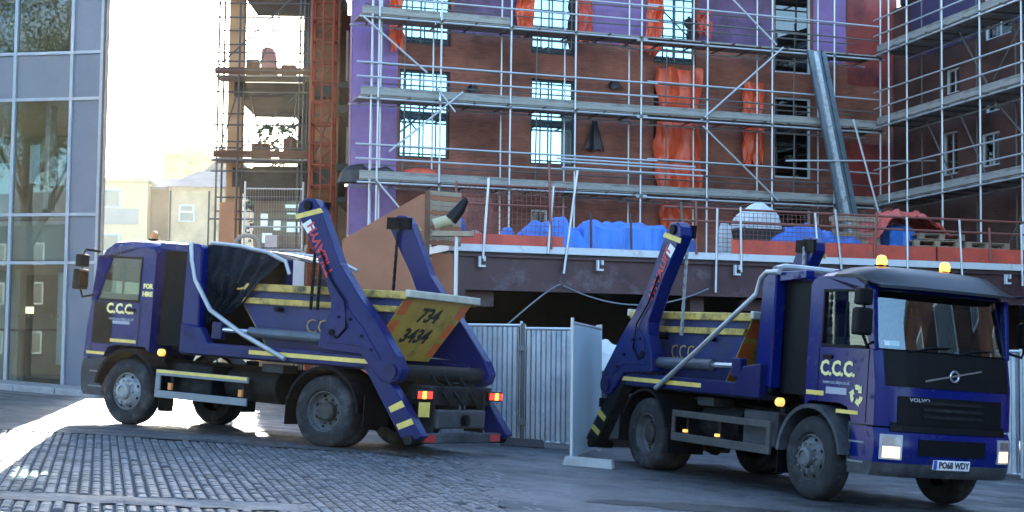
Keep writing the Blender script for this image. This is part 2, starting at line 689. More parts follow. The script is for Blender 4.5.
def blob(name, pts, m, off=0.0, seed=1.0, amp=.12, n=90):
    """tarmac sheet whose edge wanders like a hand laid repair"""
    P = [Vector((a, c)) for a, c in pts]
    per = []
    for k in range(len(P)):
        a, c = P[k], P[(k + 1) % len(P)]
        st = max(2, int((c - a).length / .12))
        per += [a.lerp(c, q / st) for q in range(st)]
    ctr = sum(P, Vector((0, 0))) / len(P)
    vs = []
    for q in per:
        d = (q - ctr).normalized()
        e = amp * (noise.noise(Vector((q.x * 2.3, q.y * 2.3, seed))) + .5 * noise.noise(Vector((q.x * 7, q.y * 7, seed))))
        w = q + d * e
        vs.append(gp(w.x, w.y, hoff(w.x, w.y) + off))
    return tag(MB().add(vs, [tuple(range(len(vs)))]).build(name, m, recalc=False), kind='structure')


blob('tarmac_apron', [(-5.5, -1.5), (4.4, -1.7), (4.4, .3), (2.2, .38), (0, .5), (-2, .6), (-5.5, .75)], ASPH_NEW, .002, 1)
blob('tarmac_margin', [(2.35, 0), (4.8, -.3), (6.2, 4), (6.6, 12), (4.4, 12), (3.4, 8.5), (2.9, 5), (2.55, 2.4)], ASPHALT, .0, 2, .3)
blob('tarmac_margin', [(-4.6, 10.2), (-1, 10.0), (1.5, 9.5), (4.4, 8.8), (5.5, 12.2), (-4.6, 12.2)], ASPHALT, .001, 3, .25)
blob('tarmac_patch', [(3.2, 2.4), (4.8, 2.0), (6.0, 2.5), (5.9, 3.2), (4.6, 3.4), (3.3, 3.0)], ASPH_NEW, .004, 4, .15)
blob('tarmac_patch', [(6.2, 1.5), (8.6, .8), (10.6, 1.0), (9.4, 1.9), (7.3, 2.1)], ASPH_NEW, .003, 8, .25)
blob('tarmac_patch', [(4.6, .9), (5.6, .7), (5.9, 1.2), (4.9, 1.4)], ASPHALT, .006, 9, .12)
blob('tarmac_patch', [(8.2, 3.2), (10.2, 2.6), (10.9, 3.3), (9.0, 3.9)], ASPH_NEW, .003, 10, .2)
DAMP = mat('damp_tarmac', (0.04, 0.042, 0.045), 0.3, 0, 0.4, 2, bump=.3, bscale=30)
blob('damp_patch', [(3.6, 3.9), (5.2, 3.6), (6.4, 4.0), (5.4, 4.35), (4.2, 4.3)], DAMP, .005, 6, .3)
IRON = mat('cast_iron', (0.03, 0.03, 0.032), 0.5, 0.5, 0.3, 8)
mc = thing('manhole_cover', 'dark iron manhole cover in the tarmac before the left lorry', 'manhole cover', gp(4.15, 1.5, .02))
mc.rotation_euler = (0, math.atan(.0607), SA)
fr_ = MB().box(-.34, .34, -.34, -.3, 0, .012).box(-.34, .34, .3, .34, 0, .012).box(-.34, -.3, -.3, .3, 0, .012).box(.3, .34, -.3, .3, 0, .012)
fr_.build('frame', IRON, mc)
bx('lid', mc, IRON, -.29, .29, -.29, .29, 0, .008)
for i_ in range(5):
    for j_ in range(5):
        bx('stud', mc, IRON, -.25 + i_ * .11, -.19 + i_ * .11, -.25 + j_ * .11, -.19 + j_ * .11, .008, .014)

# pavement with kerb along the glass building
pv = tag(bpy.data.objects.new('pavement', None), kind='structure')
COL.objects.link(pv)
gang = R(-12)


def gp2(a, d, off=0.0):
    # a metres to the left of the corner of the glass building, d metres in front of it
    x = -8.72 - a * math.cos(R(12)) - d * math.sin(R(12))
    y = 35.0 + a * math.sin(R(12)) - d * math.cos(R(12))
    return Vector((x, y, gz(x, y) + off))


b = MB()
for i in range(12):
    for j in range(3):
        a0, a1, d0, d1 = -0.9 + i * .92, -0.9 + i * .92 + .9, j * .62, j * .62 + .6
        lo = [gp2(a0, d0), gp2(a1, d0), gp2(a1, d1), gp2(a0, d1)]
        MB().add(lo + [p + Vector((0, 0, .12)) for p in lo], [(4, 5, 6, 7), (0, 1, 5, 4), (1, 2, 6, 5), (2, 3, 7, 6), (3, 0, 4, 7)]).build(
            'paving_slab', PAVE, pv)
for i in range(12):
    a0, a1 = -0.9 + i * .92, -0.9 + i * .92 + .905
    lo = [gp2(a0, 1.87), gp2(a1, 1.87), gp2(a1, 2.02), gp2(a0, 2.02)]
    MB().add(lo + [p + Vector((0, 0, .125)) for p in lo], [(4, 5, 6, 7), (0, 1, 5, 4), (1, 2, 6, 5), (2, 3, 7, 6), (3, 0, 4, 7)]).build(
        'kerbstone', KERB, pv, bevel=.012)

# ================================================================== GLASS BUILDING (left edge)
MULL = mat('pale_aluminium', (0.27, 0.32, 0.37), 0.4, 0.4, 0.08, 3)
SPAN = mat('grey_blue_spandrel', (0.13, 0.155, 0.2), 0.25, 0.1, 0.08, 1.2)
SPAN2 = mat('blue_spandrel', (0.1, 0.14, 0.2), 0.25, 0.1, 0.1, 1.0)
GLASS_B = glass_mat('office_glass', (0.62, 0.74, 0.73), 0.05, (0.6, 0.68, 0.7))
TRIMDK = mat('dark_trim', (0.04, 0.04, 0.045), 0.5, 0, 0.2, 3)
RENDER_P = mat('pinkish_corner_brick', (0.36, 0.26, 0.22), 0.8, 0, 0.2, 4)
ROOM = mat('office_wall', (0.17, 0.215, 0.21), 0.8, 0, 0.25, 0.8)
CEIL = mat('office_ceiling', (0.4, 0.41, 0.38), 0.8, 0, 0.1, 1)
WIN_REFL = mat('white_window_reflection', (0.62, 0.68, 0.7), 0.8, 0, 0.08, 2)  # white panels stand in for pale windows reflected in the glass
CARPET = mat('office_floor', (0.09, 0.08, 0.075), 0.9, 0, 0.2, 2)

PLAN = [(.15, -.1), (8.9, -.1), (8.9, -5.78), (3.42, -5.78), (.4, -.4)]
gb = thing('glass_building', 'glass fronted office building with pale mullions at the left edge', 'building', (-8.82, 35.0, 0), R(168))
XM = [0.06, 0.76, 2.1, 3.45, 4.8, 6.15, 7.5]
ZT = [1.13, 3.79, 4.83, 7.34, 8.35, 10.86, 11.87, 14.2]
for i, x in enumerate(XM):
    bx('mullion', gb, MULL, x - .035, x + .035, -.06, .05, 1.0, 14.2)
for z in ZT:
    for i in range(len(XM) - 1):
        bx('transom', gb, MULL, XM[i] + .035, XM[i + 1] - .035, -.055, .043, z - .032, z + .032)
for i in range(len(XM) - 1):
    for j in range(len(ZT) - 1):
        a0, a1, c0, c1 = XM[i] + .035, XM[i + 1] - .035, ZT[j] + .032, ZT[j + 1] - .032
        if i == 0:
            bx('spandrel_panel', gb, SPAN2, a0, a1, -.04, -.01, c0, c1)
        elif j in (3, 5):
            bx('spandrel_panel', gb, SPAN, a0, a1, -.04, -.012, c0, c1)
        else:
            bx('pane', gb, GLASS_B, a0, a1, -.022, -.012, c0, c1)
bx('corner_trim', gb, TRIMDK, -.015, .025, -.05, .06, .9, 14.2)
bx('corner_pier', gb, RENDER_P, -.06, -.015, -.05, .03, .8, 14.2)
bx('sill', gb, MULL, -.13, 7.6, -.1, .09, .98, 1.09)
bx('plinth', gb, TRIMDK, -.12, 7.6, -.12, .06, .2, .98)
MB().prism_z([(-.05, -.05), (.1, -.05), (7.9, -14), (7.75, -14)], .2, 14.2).build('side_wall', RENDER_P, gb)
bx('rear_wall', gb, ROOM, 3.4, 9, -6.0, -5.8, .9, 14.2)
bx('far_wall', gb, ROOM, 8.9, 9.0, -5.8, -.06, .9, 14.2)
MB().prism_z([(-.15, .06), (9.1, .06), (9.1, -14.2), (7.9, -14.2)], 14.2, 14.5).build('roof', TRIMDK, gb)
for z0, z1 in ((3.86, 4.75), (7.4, 8.3), (10.9, 11.8)):
    MB().prism_z(PLAN, z0, z1 - .05).build('floor_slab', CEIL, gb)
    MB().prism_z(PLAN, z1 - .05, z1).build('floor_finish', CARPET, gb)
MB().prism_z(PLAN, .95, 1.1).build('floor_finish', CARPET, gb)
for x0, x1, z0, z1, y in ((.9, 1.2, 1.2, 3.7, -1.6), (1.5, 1.62, 5.0, 7.3, -.5), (2.5, 3.3, 1.2, 3.7, -1.2)):
    bx('interior_column', gb, CEIL, x0, x1, y - .3, y, z0, z1)
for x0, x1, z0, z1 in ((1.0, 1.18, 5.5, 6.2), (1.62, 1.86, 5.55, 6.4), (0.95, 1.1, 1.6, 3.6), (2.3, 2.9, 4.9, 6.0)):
    bx('window_reflection', gb, WIN_REFL, x0, x1, -.34, -.3, z0, z1)
for x in (2.35, 1.5):
    bx('door_rail', gb, TRIMDK, x - .5, x + .5, -.1, -.06, 2.32, 2.37)
for k in range(9):
    bx('manifestation_dot', gb, TRIMDK, .92 + k * .13, .97 + k * .13, -.01, -.006, 2.62, 2.67)
dl = mat('office_lamp', (0.9, 0.8, 0.6), 0.5, emit=(1, 0.75, 0.45), estr=0.6)
bx('ceiling_lamp', gb, dl, 2.4, 2.55, -1.7, -1.55, 2.75, 2.9)

# ================================================================== FAR HOUSES at the end of the gap
CREAM = mat('cream_render', (0.7, 0.56, 0.34), 0.85, 0, 0.08, 0.6)
STONE = mat('buff_stone', (0.56, 0.43, 0.28), 0.85, 0, 0.22, 0.9, dirt=(0.3, 0.22, 0.14), dscale=0.6, damt=0.35)
BROWN = mat('brown_brick_far', (0.24, 0.17, 0.13), 0.85, 0, 0.2, 0.8)
SLATE = mat('grey_slate', (0.2, 0.19, 0.19), 0.6, 0, 0.2, 1.0)
PANE_F = mat('far_pane', (0.16, 0.16, 0.15), 0.1, 0.2, 0.1, 1)
PANEL_F = mat('grey_infill_panel', (0.4, 0.39, 0.35), 0.7, 0, 0.05, 1)
h = thing('cream_block', 'cream rendered block with stacked windows beside the glass building', 'building', (-26.1, 110, 1.5))
bx('wall', h, CREAM, -4.5, 1.5, 0, 8, -.3, 12.35)
bx('parapet', h, CREAM, -4.6, 1.6, -.15, 8.1, 12.35, 12.6)
for zz in (10.6, 7.6, 4.6):
    for k in range(3):
        x0 = -3.1 + k * 1.5 - (0 if k else .1)
        if x0 + 1.3 > 1.0:
            continue
        w = bx('window', h, FRAME_W, x0, x0 + 1.3, -.1, .0, zz, zz + 1.25)
        bx('pane', w, PANE_F, x0 + .1, x0 + 1.2, -.13, -.1, zz + .1, zz + 1.15)
    bx('infill_panel', h, PANEL_F, -3.1, .9, -.06, .0, zz - 1.1, zz - .05)
h = thing('brown_house', 'narrow brown brick house slotted between cream block and stone house', 'house', (-24.0, 111, 1.5))
bx('wall', h, BROWN, -.6, .75, 0, 7, -.3, 12.0)
MB().prism_z([(-.7, -.2), (.85, -.2), (.85, 7), (-.7, 7)], 12.0, 12.12).build('eave', SLATE, h)
b = MB()
b.add([(-.75, -.2, 12.12), (.9, -.2, 12.12), (.9, 7, 12.12), (-.75, 7, 12.12), (-.75, 3.5, 13.1), (.9, 3.5, 13.1)],
      [(0, 1, 5, 4), (2, 3, 4, 5), (0, 4, 3), (1, 2, 5), (0, 3, 2, 1)])
b.build('roof', SLATE, h)
h = thing('stone_house', 'pale stone house with slate roof and one small white window', 'house', (-21.4, 110, 1.5))
bx('wall', h, STONE, -1.75, 3.2, 0, 8, -.3, 12.0)
bx('string_course', h, STONE, -1.78, 3.25, -.12, 0, 11.85, 12.05)
b = MB()
b.add([(-1.95, -.3, 12.05), (3.4, -.3, 12.05), (3.4, 8, 12.05), (-1.95, 8, 12.05), (-.6, 4, 13.6), (3.4, 4, 13.6)],
      [(0, 1, 5, 4), (2, 3, 4, 5), (0, 4, 3), (1, 2, 5), (0, 3, 2, 1)])
b.build('roof', SLATE, h)
for x0, zz in ((-1.05, 9.7), (-1.05, 5.4), (1.3, 5.4)):
    w = bx('window', h, FRAME_W, x0, x0 + 1.05, -.1, .03, zz, zz + 1.15)
    bx('pane', w, PANE_F, x0 + .1, x0 + .95, -.13, -.1, zz + .08, zz + .62)
    bx('top_light', w, PANE_F, x0 + .14, x0 + .9, -.135, -.1, zz + .74, zz + 1.06)
bx('drainpipe', h, TRIMDK, .9, 1.0, -.1, 0, 0, 11.8)
bx('drainpipe', h, TRIMDK, -1.7, -1.6, -.1, 0, 0, 11.8)
h = thing('tower_block', 'tall square tower of grey stone far behind the houses', 'building', (-28.6, 142, 1.5))
bx('wall', h, STONE, -1.9, 1.55, 0, 6, -.3, 18.2)
bx('parapet', h, STONE, -2.0, 1.65, -.15, 6.1, 18.2, 18.6)
for x in (-1.7, -.85, 0, .85):
    bx('merlon', h, STONE, x, x + .45, -.1, .5, 18.6, 18.95)
h = thing('gabled_house', 'gabled stone house partly hidden by the scaffolded pier', 'house', (-25.2, 136, 1.5))
bx('wall', h, STONE, -1.0, 4, 0, 6, -.3, 15.6)
b = MB()
b.add([(-1.2, -.2, 15.6), (4.2, -.2, 15.6), (4.2, 6, 15.6), (-1.2, 6, 15.6), (1.5, -.2, 18.0), (1.5, 6, 18.0)],
      [(0, 1, 4), (2, 3, 5), (0, 4, 5, 3), (1, 2, 5, 4), (0, 3, 2, 1)])
b.build('roof', SLATE, h)
bx('chimney', h, STONE, .2, .8, 2, 2.6, 17, 18.6)

# ================================================================== CONCRETE FRAME BLOCK under scaffold, behind the gap
PEACH = mat('peach_pier_brick', (0.55, 0.36, 0.2), 0.85, 0, 0.15, 1.5)
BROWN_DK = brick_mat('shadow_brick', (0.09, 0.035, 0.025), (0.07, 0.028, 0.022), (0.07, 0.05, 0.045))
fb = thing('frame_block', 'half built concrete frame block with orange brick bay behind the scaffold tower', 'building', (0, 46, 0))
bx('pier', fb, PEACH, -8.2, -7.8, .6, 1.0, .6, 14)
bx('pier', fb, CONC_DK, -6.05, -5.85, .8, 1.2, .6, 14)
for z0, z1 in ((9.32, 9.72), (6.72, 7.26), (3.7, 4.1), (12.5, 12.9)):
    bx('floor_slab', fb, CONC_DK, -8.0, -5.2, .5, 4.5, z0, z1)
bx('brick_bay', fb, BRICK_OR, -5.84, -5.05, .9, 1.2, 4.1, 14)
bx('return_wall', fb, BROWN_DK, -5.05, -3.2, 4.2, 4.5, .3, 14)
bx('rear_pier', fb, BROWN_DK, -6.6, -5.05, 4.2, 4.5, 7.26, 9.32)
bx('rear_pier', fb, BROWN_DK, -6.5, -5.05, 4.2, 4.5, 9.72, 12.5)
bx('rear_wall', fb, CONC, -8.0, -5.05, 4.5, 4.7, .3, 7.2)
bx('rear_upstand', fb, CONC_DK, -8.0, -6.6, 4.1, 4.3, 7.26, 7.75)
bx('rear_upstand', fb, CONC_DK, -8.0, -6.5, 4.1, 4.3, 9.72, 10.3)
for x0, z0, z1 in ((-5.0, 10.1, 11.6), (-4.82, 10.2, 11.9), (-4.7, 10.4, 12.0), (-4.95, 7.6, 8.7), (-4.75, 7.7, 8.9)):
    bx('door_jamb', fb, FRAME_W, x0, x0 + .05, 2.2, 2.3, z0, z1)
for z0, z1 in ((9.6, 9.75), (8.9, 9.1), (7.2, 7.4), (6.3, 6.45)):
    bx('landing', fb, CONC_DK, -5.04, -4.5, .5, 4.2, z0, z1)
bx('brick_infill', fb, BRICK_OR, -4.95, -4.6, 2.4, 2.5, 9.9, 11.6)
bx('brick_infill', fb, BRICK_OR, -4.95, -4.6, 2.4, 2.5, 7.3, 8.4)
lit = mat('cool_strip_light', (0.7, 0.9, 0.9), 0.5, emit=(0.55, 0.95, 1.0), estr=0.16)
for x0, x1, z0, z1 in ((-7.75, -7.55, 5.9, 6.3), (-7.7, -7.4, 5.4, 5.7), (-7.0, -6.15, 6.5, 6.6), (-6.95, -6.2, 6.3, 6.38),
                       (-6.95, -6.55, 5.75, 6.05), (-6.5, -6.1, 5.72, 6.0), (-7.35, -7.15, 5.8, 6.1)):
    bx('strip_light', fb, lit, x0, x1, 4.3, 4.4, z0, z1)
bx('hoarding_board', fb, mat('peach_hoarding', (0.6, 0.3, 0.16), 0.8, 0, 0.1, 2), -8.15, -7.74, -.6, -.56, 3.6, 6.15)

st = thing('scaffold_tower', 'weathered brown scaffold tower in front of the orange brick bay', 'scaffold', (0, 46, 0))
for x in (-8.3, -7.72, -6.02, -5.9, -5.72):
    for y in (-.4, .45):
        pipe('standard', st, GALV_DK, (x, y, .8), (x, y, 13.5), .03)
for z in (9.9, 10.15, 10.4, 9.28, 8.35, 7.7, 7.35, 7.05, 11.4, 11.8, 5.7, 4.9):
    pipe('ledger', st, GALV_DK, (-8.45, -.43, z), (-5.5, -.43, z), .026)
for z in (9.75, 7.4, 12.2):
    for k in range(4):
        plank('scaffold_board', st, BOARD, -8.4, -5.6, -.4 + k * .24, -.4 + k * .24 + .225, z - .02, z + .02)
for p, q in (((-8.3, -.46, 10.0), (-6.0, -.46, 12.2)), ((-7.7, -.46, 7.6), (-6.0, -.46, 9.3))):
    pipe('brace', st, GALV_DK, p, q, .024)
for z in (9.78, 7.43, 12.23):
    plank('toe_board', st, PLY_EDGE, -8.4, -5.6, -.45, -.42, z, z + .2)
for x, z, w_, h_ in ((-7.6, 9.8, .35, .5), (-6.6, 9.8, .4, .35), (-7.4, 7.45, .5, .45), (-6.5, 7.45, .35, .6), (-6.9, 12.25, .6, .5)):
    plank('stacked_timber', st, PLY_EDGE, x, x + w_, .0, .35, z, z + h_)
for x0, z0, x1, z1 in ((-7.3, 9.8, -6.6, 11.6), (-7.0, 7.45, -7.4, 9.2), (-6.3, 7.45, -6.1, 9.2), (-5.8, 7.0, -5.0, 9.1), (-8.3, 7.5, -7.8, 9.2)):
    pipe('leaning_tube', st, GALV_DK, (x0, -.2, z0), (x1, -.3, z1), .024)
for z in (8.0, 8.8, 10.8, 11.2, 6.4, 6.0):
    pipe('ledger', st, GALV_DK, (-8.45, .45, z), (-5.5, .45, z), .022)
NETC = mat('rubble_sack_pink', (0.5, 0.22, 0.2), 0.8, 0, 0.2, 3)


def mound(name, m, parent, x0, x1, y0, y1, z0, h, seed, nu=22, nv=14, sharp=4.0, rough=0.16):
    """slack sheet thrown over a load: flat-topped heap with folds and an uneven skirt"""
    def fn(u, v):
        a, c = u * 2 - 1, v * 2 - 1
        e = (1 - abs(a) ** sharp) * (1 - abs(c) ** sharp)
        x = x0 + (x1 - x0) * u
        y = y0 + (y1 - y0) * v
        n = noise.noise(Vector((x * 1.6 + seed, y * 1.6, seed * 1.7)))
        n2 = noise.noise(Vector((x * 5 + seed, y * 5, 3.1)))
        n3 = abs(noise.noise(Vector((x * 2.7 - seed, y * 4.1, seed))))
        z = z0 + h * (max(0, e) ** 0.42) * (1 + rough * 2.2 * n + rough * .6 * n2 - rough * 1.5 * (.3 - n3)) + .01 * abs(n2)
        k = 0.07 * n2
        return (x + k, y + k, z)
    b_ = MB().sheet(fn, nu, nv)
    return b_.build(name, m, parent, smooth=False, recalc=True)


sk = tag(mound('rubble_sack', NETC, None, -7.25, -6.75, 46.1, 46.5, 9.77, .75, 2.0, 8, 6), 'pink rubble sack standing on the upper deck of scaffold tower', 'sack')

RUST = mat('red_mast_paint', (0.36, 0.07, 0.03), 0.6, 0.2, 0.3, 3, dirt=(0.2, 0.07, 0.04), dscale=2, damt=0.4)
hm = thing('hoist_mast', 'red lattice hoist mast beside the scaffold tower', 'hoist', (-5.3, 45.2, 0))
for x in (-.3, .3):
    for y in (-.3, .3):
        pipe('mast_leg', hm, RUST, (x, y, .6), (x, y, 14), .04)
for k in range(23):
    z = .8 + k * .58
    for y in (-.3, .3):
        pipe('mast_rung', hm, RUST, (-.3, y, z), (.3, y, z), .026)
    for x in (-.3, .3):
        pipe('mast_rung', hm, RUST, (x, -.3, z), (x, .3, z), .026)
    if 9 < k < 20:
        s_ = 1 if k % 2 else -1
        pipe('mast_brace', hm, RUST, (-.3 * s_, .3, z), (.3 * s_, .3, z + .58), .018)
bx('rack', hm, RUST, -.02, .02, -.36, -.3, .6, 14)

# mesh fence panel on the raised deck in front of the block
MESHW = mat('fence_wire', (0.5, 0.52, 0.52), 0.5, 0.5, 0.1, 4)
hf = thing('mesh_fence_panel', 'galvanised mesh fence panel with a white notice on it', 'fence', (-6.58, 45.0, 4.1))
for x in (-.8, .8):
    pipe('upright', hf, GALV, (x, 0, -.4), (x, 0, 2.6), .028)
for z in (2.4, 1.35, .72, .05):
    pipe('rail', hf, GALV, (-.8, 0, z), (.8, 0, z), .024)
b = MB()
for k in range(1, 22):
    x = -.8 + k * 1.6 / 22
    b.tube([(x, .01, .05), (x, .01, 2.4)], .0045, 4)
for k in range(1, 11):
    z = .05 + k * 2.35 / 11
    b.tube([(-.8, .015, z), (.8, .015, z)], .0045, 4)
tag(b.build('wire_mesh', MESHW, hf), kind='stuff')
bx('notice', hf, mat('white_notice', (0.7, 0.6, 0.56), 0.6, 0, 0.05, 3), -.22, .12, -.05, -.03, .78, 1.12)
wb = tag(bx('white_board', None, mat('white_panel_board', (0.62, 0.65, 0.66), 0.6, 0, 0.08, 2), -6.3, -5.65, 44.55, 44.6, 3.7, 4.72),
         'plain white board leaning below the mesh fence panel', 'board')
ph = thing('bent_hose', 'beige bent duct hose beside the mesh fence', 'hose', (-7.3, 44.9, 4.0))
MB().tube([(.02 + .34 * math.cos(a), 0, .9 + .3 * math.sin(a)) for a in [math.pi * (1 - k / 10) for k in range(11)]] + [(.36, 0, .3), (.36, 0, 0)],
          .06, 10).build('hose', mat('beige_duct', (0.42, 0.38, 0.33), 0.7, 0, 0.15, 4), ph, smooth=True)
MB().tube([(-.32, 0, .9), (-.36, 0, .4), (-.36, 0, 0)], .058, 10).build('hose_tail', MATS['beige_duct'], ph, smooth=True)
MB().tube([(1.5, 0, .1), (1.62, 0, .75), (1.66, 0, .95)], .05, 8).build('hose_end', MATS['beige_duct'], ph, smooth=True)

# ================================================================== MAIN BRICK BUILDING
FANG = math.atan(0.34)
FO = (-3.4, 40.6, 0)


def holes_wall(x0, x1, z0, z1, holes, y, depth):
    """one brick skin with real openings and reveals"""
    xs = sorted({x0, x1} | {a for q in holes for a in q[:2]})
    zs = sorted({z0, z1} | {a for q in holes for a in q[2:]})
    b_ = MB()
    for i in range(len(xs) - 1):
        for j in range(len(zs) - 1):
            cx, cz = (xs[i] + xs[i + 1]) / 2, (zs[j] + zs[j + 1]) / 2
            if any(q[0] < cx < q[1] and q[2] < cz < q[3] for q in holes):
                continue
            b_.add([(xs[i], y, zs[j]), (xs[i + 1], y, zs[j]), (xs[i + 1], y, zs[j + 1]), (xs[i], y, zs[j + 1])], [(0, 1, 2, 3)])
    for a0, a1, c0, c1 in holes:
        for p, q in (((a0, c0), (a1, c0)), ((a1, c0), (a1, c1)), ((a1, c1), (a0, c1)), ((a0, c1), (a0, c0))):
            b_.add([(p[0], y, p[1]), (q[0], y, q[1]), (q[0], y + depth, q[1]), (p[0], y + depth, p[1])], [(0, 3, 2, 1)])
    return b_


def window(parent, x0, x1, z0, z1, y, frame, pane, nx=3, nz=2, bar=FRAME_D, bw=.028):
    w_ = MB()
    fw = .06
    w_.box(x0, x0 + fw, y, y + .07, z0, z1).box(x1 - fw, x1, y, y + .07, z0, z1)
    w_.box(x0 + fw, x1 - fw, y, y + .068, z0, z0 + fw).box(x0 + fw, x1 - fw, y, y + .068, z1 - fw, z1)
    w = w_.build('window', frame, parent)
    bx('pane', w, pane, x0 + fw, x1 - fw, y + .045, y + .055, z0 + fw, z1 - fw)
    for k in range(1, nx):
        xx = x0 + (x1 - x0) * k / nx
        bx('glazing_bar', w, bar, xx - bw / 2, xx + bw / 2, y + .015, y + .044, z0 + fw, z1 - fw)
    for k in range(1, nz):
        zz = z0 + (z1 - z0) * k / nz
        bx('glazing_bar', w, bar, x0 + fw, x1 - fw, y + .02, y + .043, zz - bw / 2, zz + bw / 2)
    return w


mbld = thing('brick_building', 'red brick building under construction with purple membrane behind the long scaffold', 'building', FO, FANG)
YW = 1.6
H = []
for a0, a1 in ((.98, 2.36), (4.62, 5.88), (8.2, 9.47), (11.92, 13.1)):
    H += [(a0, a1, 10.1, 12.45), (a0, a1, 7.1, 9.42)]
H.append((4.65, 5.15, 4.95, 5.9))
H.append((11.92, 13.1, 4.2, 6.3))
holes_wall(-.3, 15.9, 3.6, 14.2, H, YW, .22).build('brick_wall', BRICK, mbld, recalc=False)
for k, q in enumerate(H):
    if q[0] < 9 and q[2] > 6:
        window(mbld, *q, YW + .09, FRAME_D, COATED, 4, 2, FRAME_D, .022)
    elif q[0] < 9:
        window(mbld, *q, YW + .09, FRAME_W, COATED, 2, 2)
    else:
        window(mbld, *q, YW + .09, FRAME_W, glass_mat('dull_pane', (0.25, 0.3, 0.3), 0.06), 1, 2 if q[2] > 10 else 1, FRAME_W)
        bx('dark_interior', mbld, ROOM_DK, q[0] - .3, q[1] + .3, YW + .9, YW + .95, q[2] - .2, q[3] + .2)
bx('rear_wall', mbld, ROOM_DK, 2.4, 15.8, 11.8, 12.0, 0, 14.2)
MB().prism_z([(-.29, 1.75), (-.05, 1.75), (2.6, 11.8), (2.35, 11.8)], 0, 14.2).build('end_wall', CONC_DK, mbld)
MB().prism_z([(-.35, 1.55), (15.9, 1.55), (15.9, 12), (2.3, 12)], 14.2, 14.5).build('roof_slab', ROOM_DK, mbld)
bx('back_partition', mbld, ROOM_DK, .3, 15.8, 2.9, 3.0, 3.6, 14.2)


def membrane(x0, x1, z0, z1, m, y, seed, amp=.02, ragged=.1):
    def fn(u, v):
        x = x0 + (x1 - x0) * u
        zb = z0 + ragged * noise.noise(Vector((x * 2.2, seed, 0)))
        z = zb + (z1 - zb) * v
        return (x, y - .012 - amp * abs(noise.noise(Vector((x * 2.5, z * 1.2, seed)))), z)
    return MB().sheet(fn, max(4, int((x1 - x0) * 4)), max(4, int((z1 - z0) * 3))).build('membrane', m, mbld, smooth=True, recalc=False)


membrane(-.3, .92, 4.2, 14.1, PURPLE, YW, 1, .02, .05)
membrane(2.42, 4.56, 10.5, 14.1, PURPLE_DK, YW, 2)
membrane(5.95, 8.15, 10.55, 14.1, PURPLE, YW, 3)
membrane(9.53, 11.86, 10.6, 14.1, PURPLE_DK, YW, 4)
membrane(13.15, 14.2, 10.5, 14.1, PURPLE, YW, 5)
DULLRED = mat('dull_red_membrane', (0.32, 0.05, 0.04), 0.55, 0, 0.35, 1.3, bump=0.4, bscale=5, dirt=(0.14, 0.03, 0.03), dscale=1.0, damt=.5)
membrane(14.25, 15.9, 9.9, 14.1, DULLRED, YW, 6)
membrane(14.2, 15.9, 6.5, 8.2, DULLRED, YW, 7, .02, .03)
MB().sheet(lambda u, v: (-.3 - .012 - .02 * abs(noise.noise(Vector((u * 8, v * 9, 4)))), YW - .03 + .22 * u, 4.2 + 9.9 * v), 8, 24).build(
    'membrane', PURPLE, mbld, smooth=True, recalc=False)
bx('lintel_band', mbld, CONC_DK, -.3, 15.9, YW - .05, YW, 6.42, 6.62)


def fpt(x, y, z):
    c, s = math.cos(FANG), math.sin(FANG)
    return Vector((FO[0] + x * c - y * s, FO[1] + x * s + y * c, z))


def hanging(label, x0, x1, z0, z1, m, seed, y=1.42, folds=3.0, amp=.09, flare=.12, slim=None):
    """loose plastic sheet hanging in folds with a torn lower edge"""
    cx = (x0 + x1) / 2
    o = thing('plastic_sheet', label, 'sheet', fpt(cx, y, z0), FANG, 'loose plastic sheets on the brick wall')
    hw = (x1 - x0) / 2
    H_ = z1 - z0

    def fn(u, v):
        a = u * 2 - 1
        wv = hw * (1 + flare * (1 - v) * .8 + .1 * noise.noise(Vector((seed, v * 4, 1))))
        if slim:
            wv *= slim(v)
        x = a * wv + .12 * noise.noise(Vector((v * 3, seed, 2))) + .07 * noise.noise(Vector((v * 9, a * 2, seed)))
        yy = -amp * .55 * math.sin(u * folds * math.pi * 2 + seed + 2.5 * v + 2 * noise.noise(Vector((v * 3, seed, 0)))) - amp * 1.6 * noise.noise(Vector((u * 5, v * 4, seed))) - amp * .35 * noise.noise(Vector((u * 13, v * 9, seed))) - .08
        z = H_ * v + (1 - v) * .22 * noise.noise(Vector((u * 5, seed, 5))) + v * .12 * noise.noise(Vector((u * 4, seed, 9)))
        return (x, yy, z)
    MB().sheet(fn, 34, 34, .006).build('sheet', m, o, smooth=True)
    return o


hanging('tall orange plastic sheet hanging in folds over the third window bay', 8.2, 9.5, 6.55, 9.95, ORANGE, 1.3, folds=2.5)
hanging('narrow orange sheet hanging on brick right of the tall orange sheet', 10.8, 11.4, 7.4, 9.7, ORANGE, 2.1, folds=1.5, amp=.06)
hanging('orange sheet bunched left of the middle top window', 4.15, 4.62, 10.55, 12.6, ORANGE, 3.3, folds=1.2, amp=.07)
hanging('red orange sheet gathered right of the middle top window', 5.85, 6.25, 10.5, 12.6, REDSHEET, 4.2, folds=1.2, amp=.06)
hanging('orange red sheet draped left of the third top window', 7.85, 8.3, 10.3, 12.6, ORANGE, 5.2, folds=1.2, amp=.07)
hanging('crumpled red sheet tied beside the purple corner at the top', .62, .98, 9.9, 12.2, ORANGE, 6.6, folds=1.1, amp=.05)
hanging('small ragged red sheet dangling right of third top window', 9.4, 9.8, 10.9, 11.6, REDSHEET, 7.7, folds=1, amp=.05)
hanging('orange sheet hanging low behind the podium clutter', 8.3, 9.2, 4.2, 6.2, ORANGE, 8.8, folds=1.5, amp=.06)

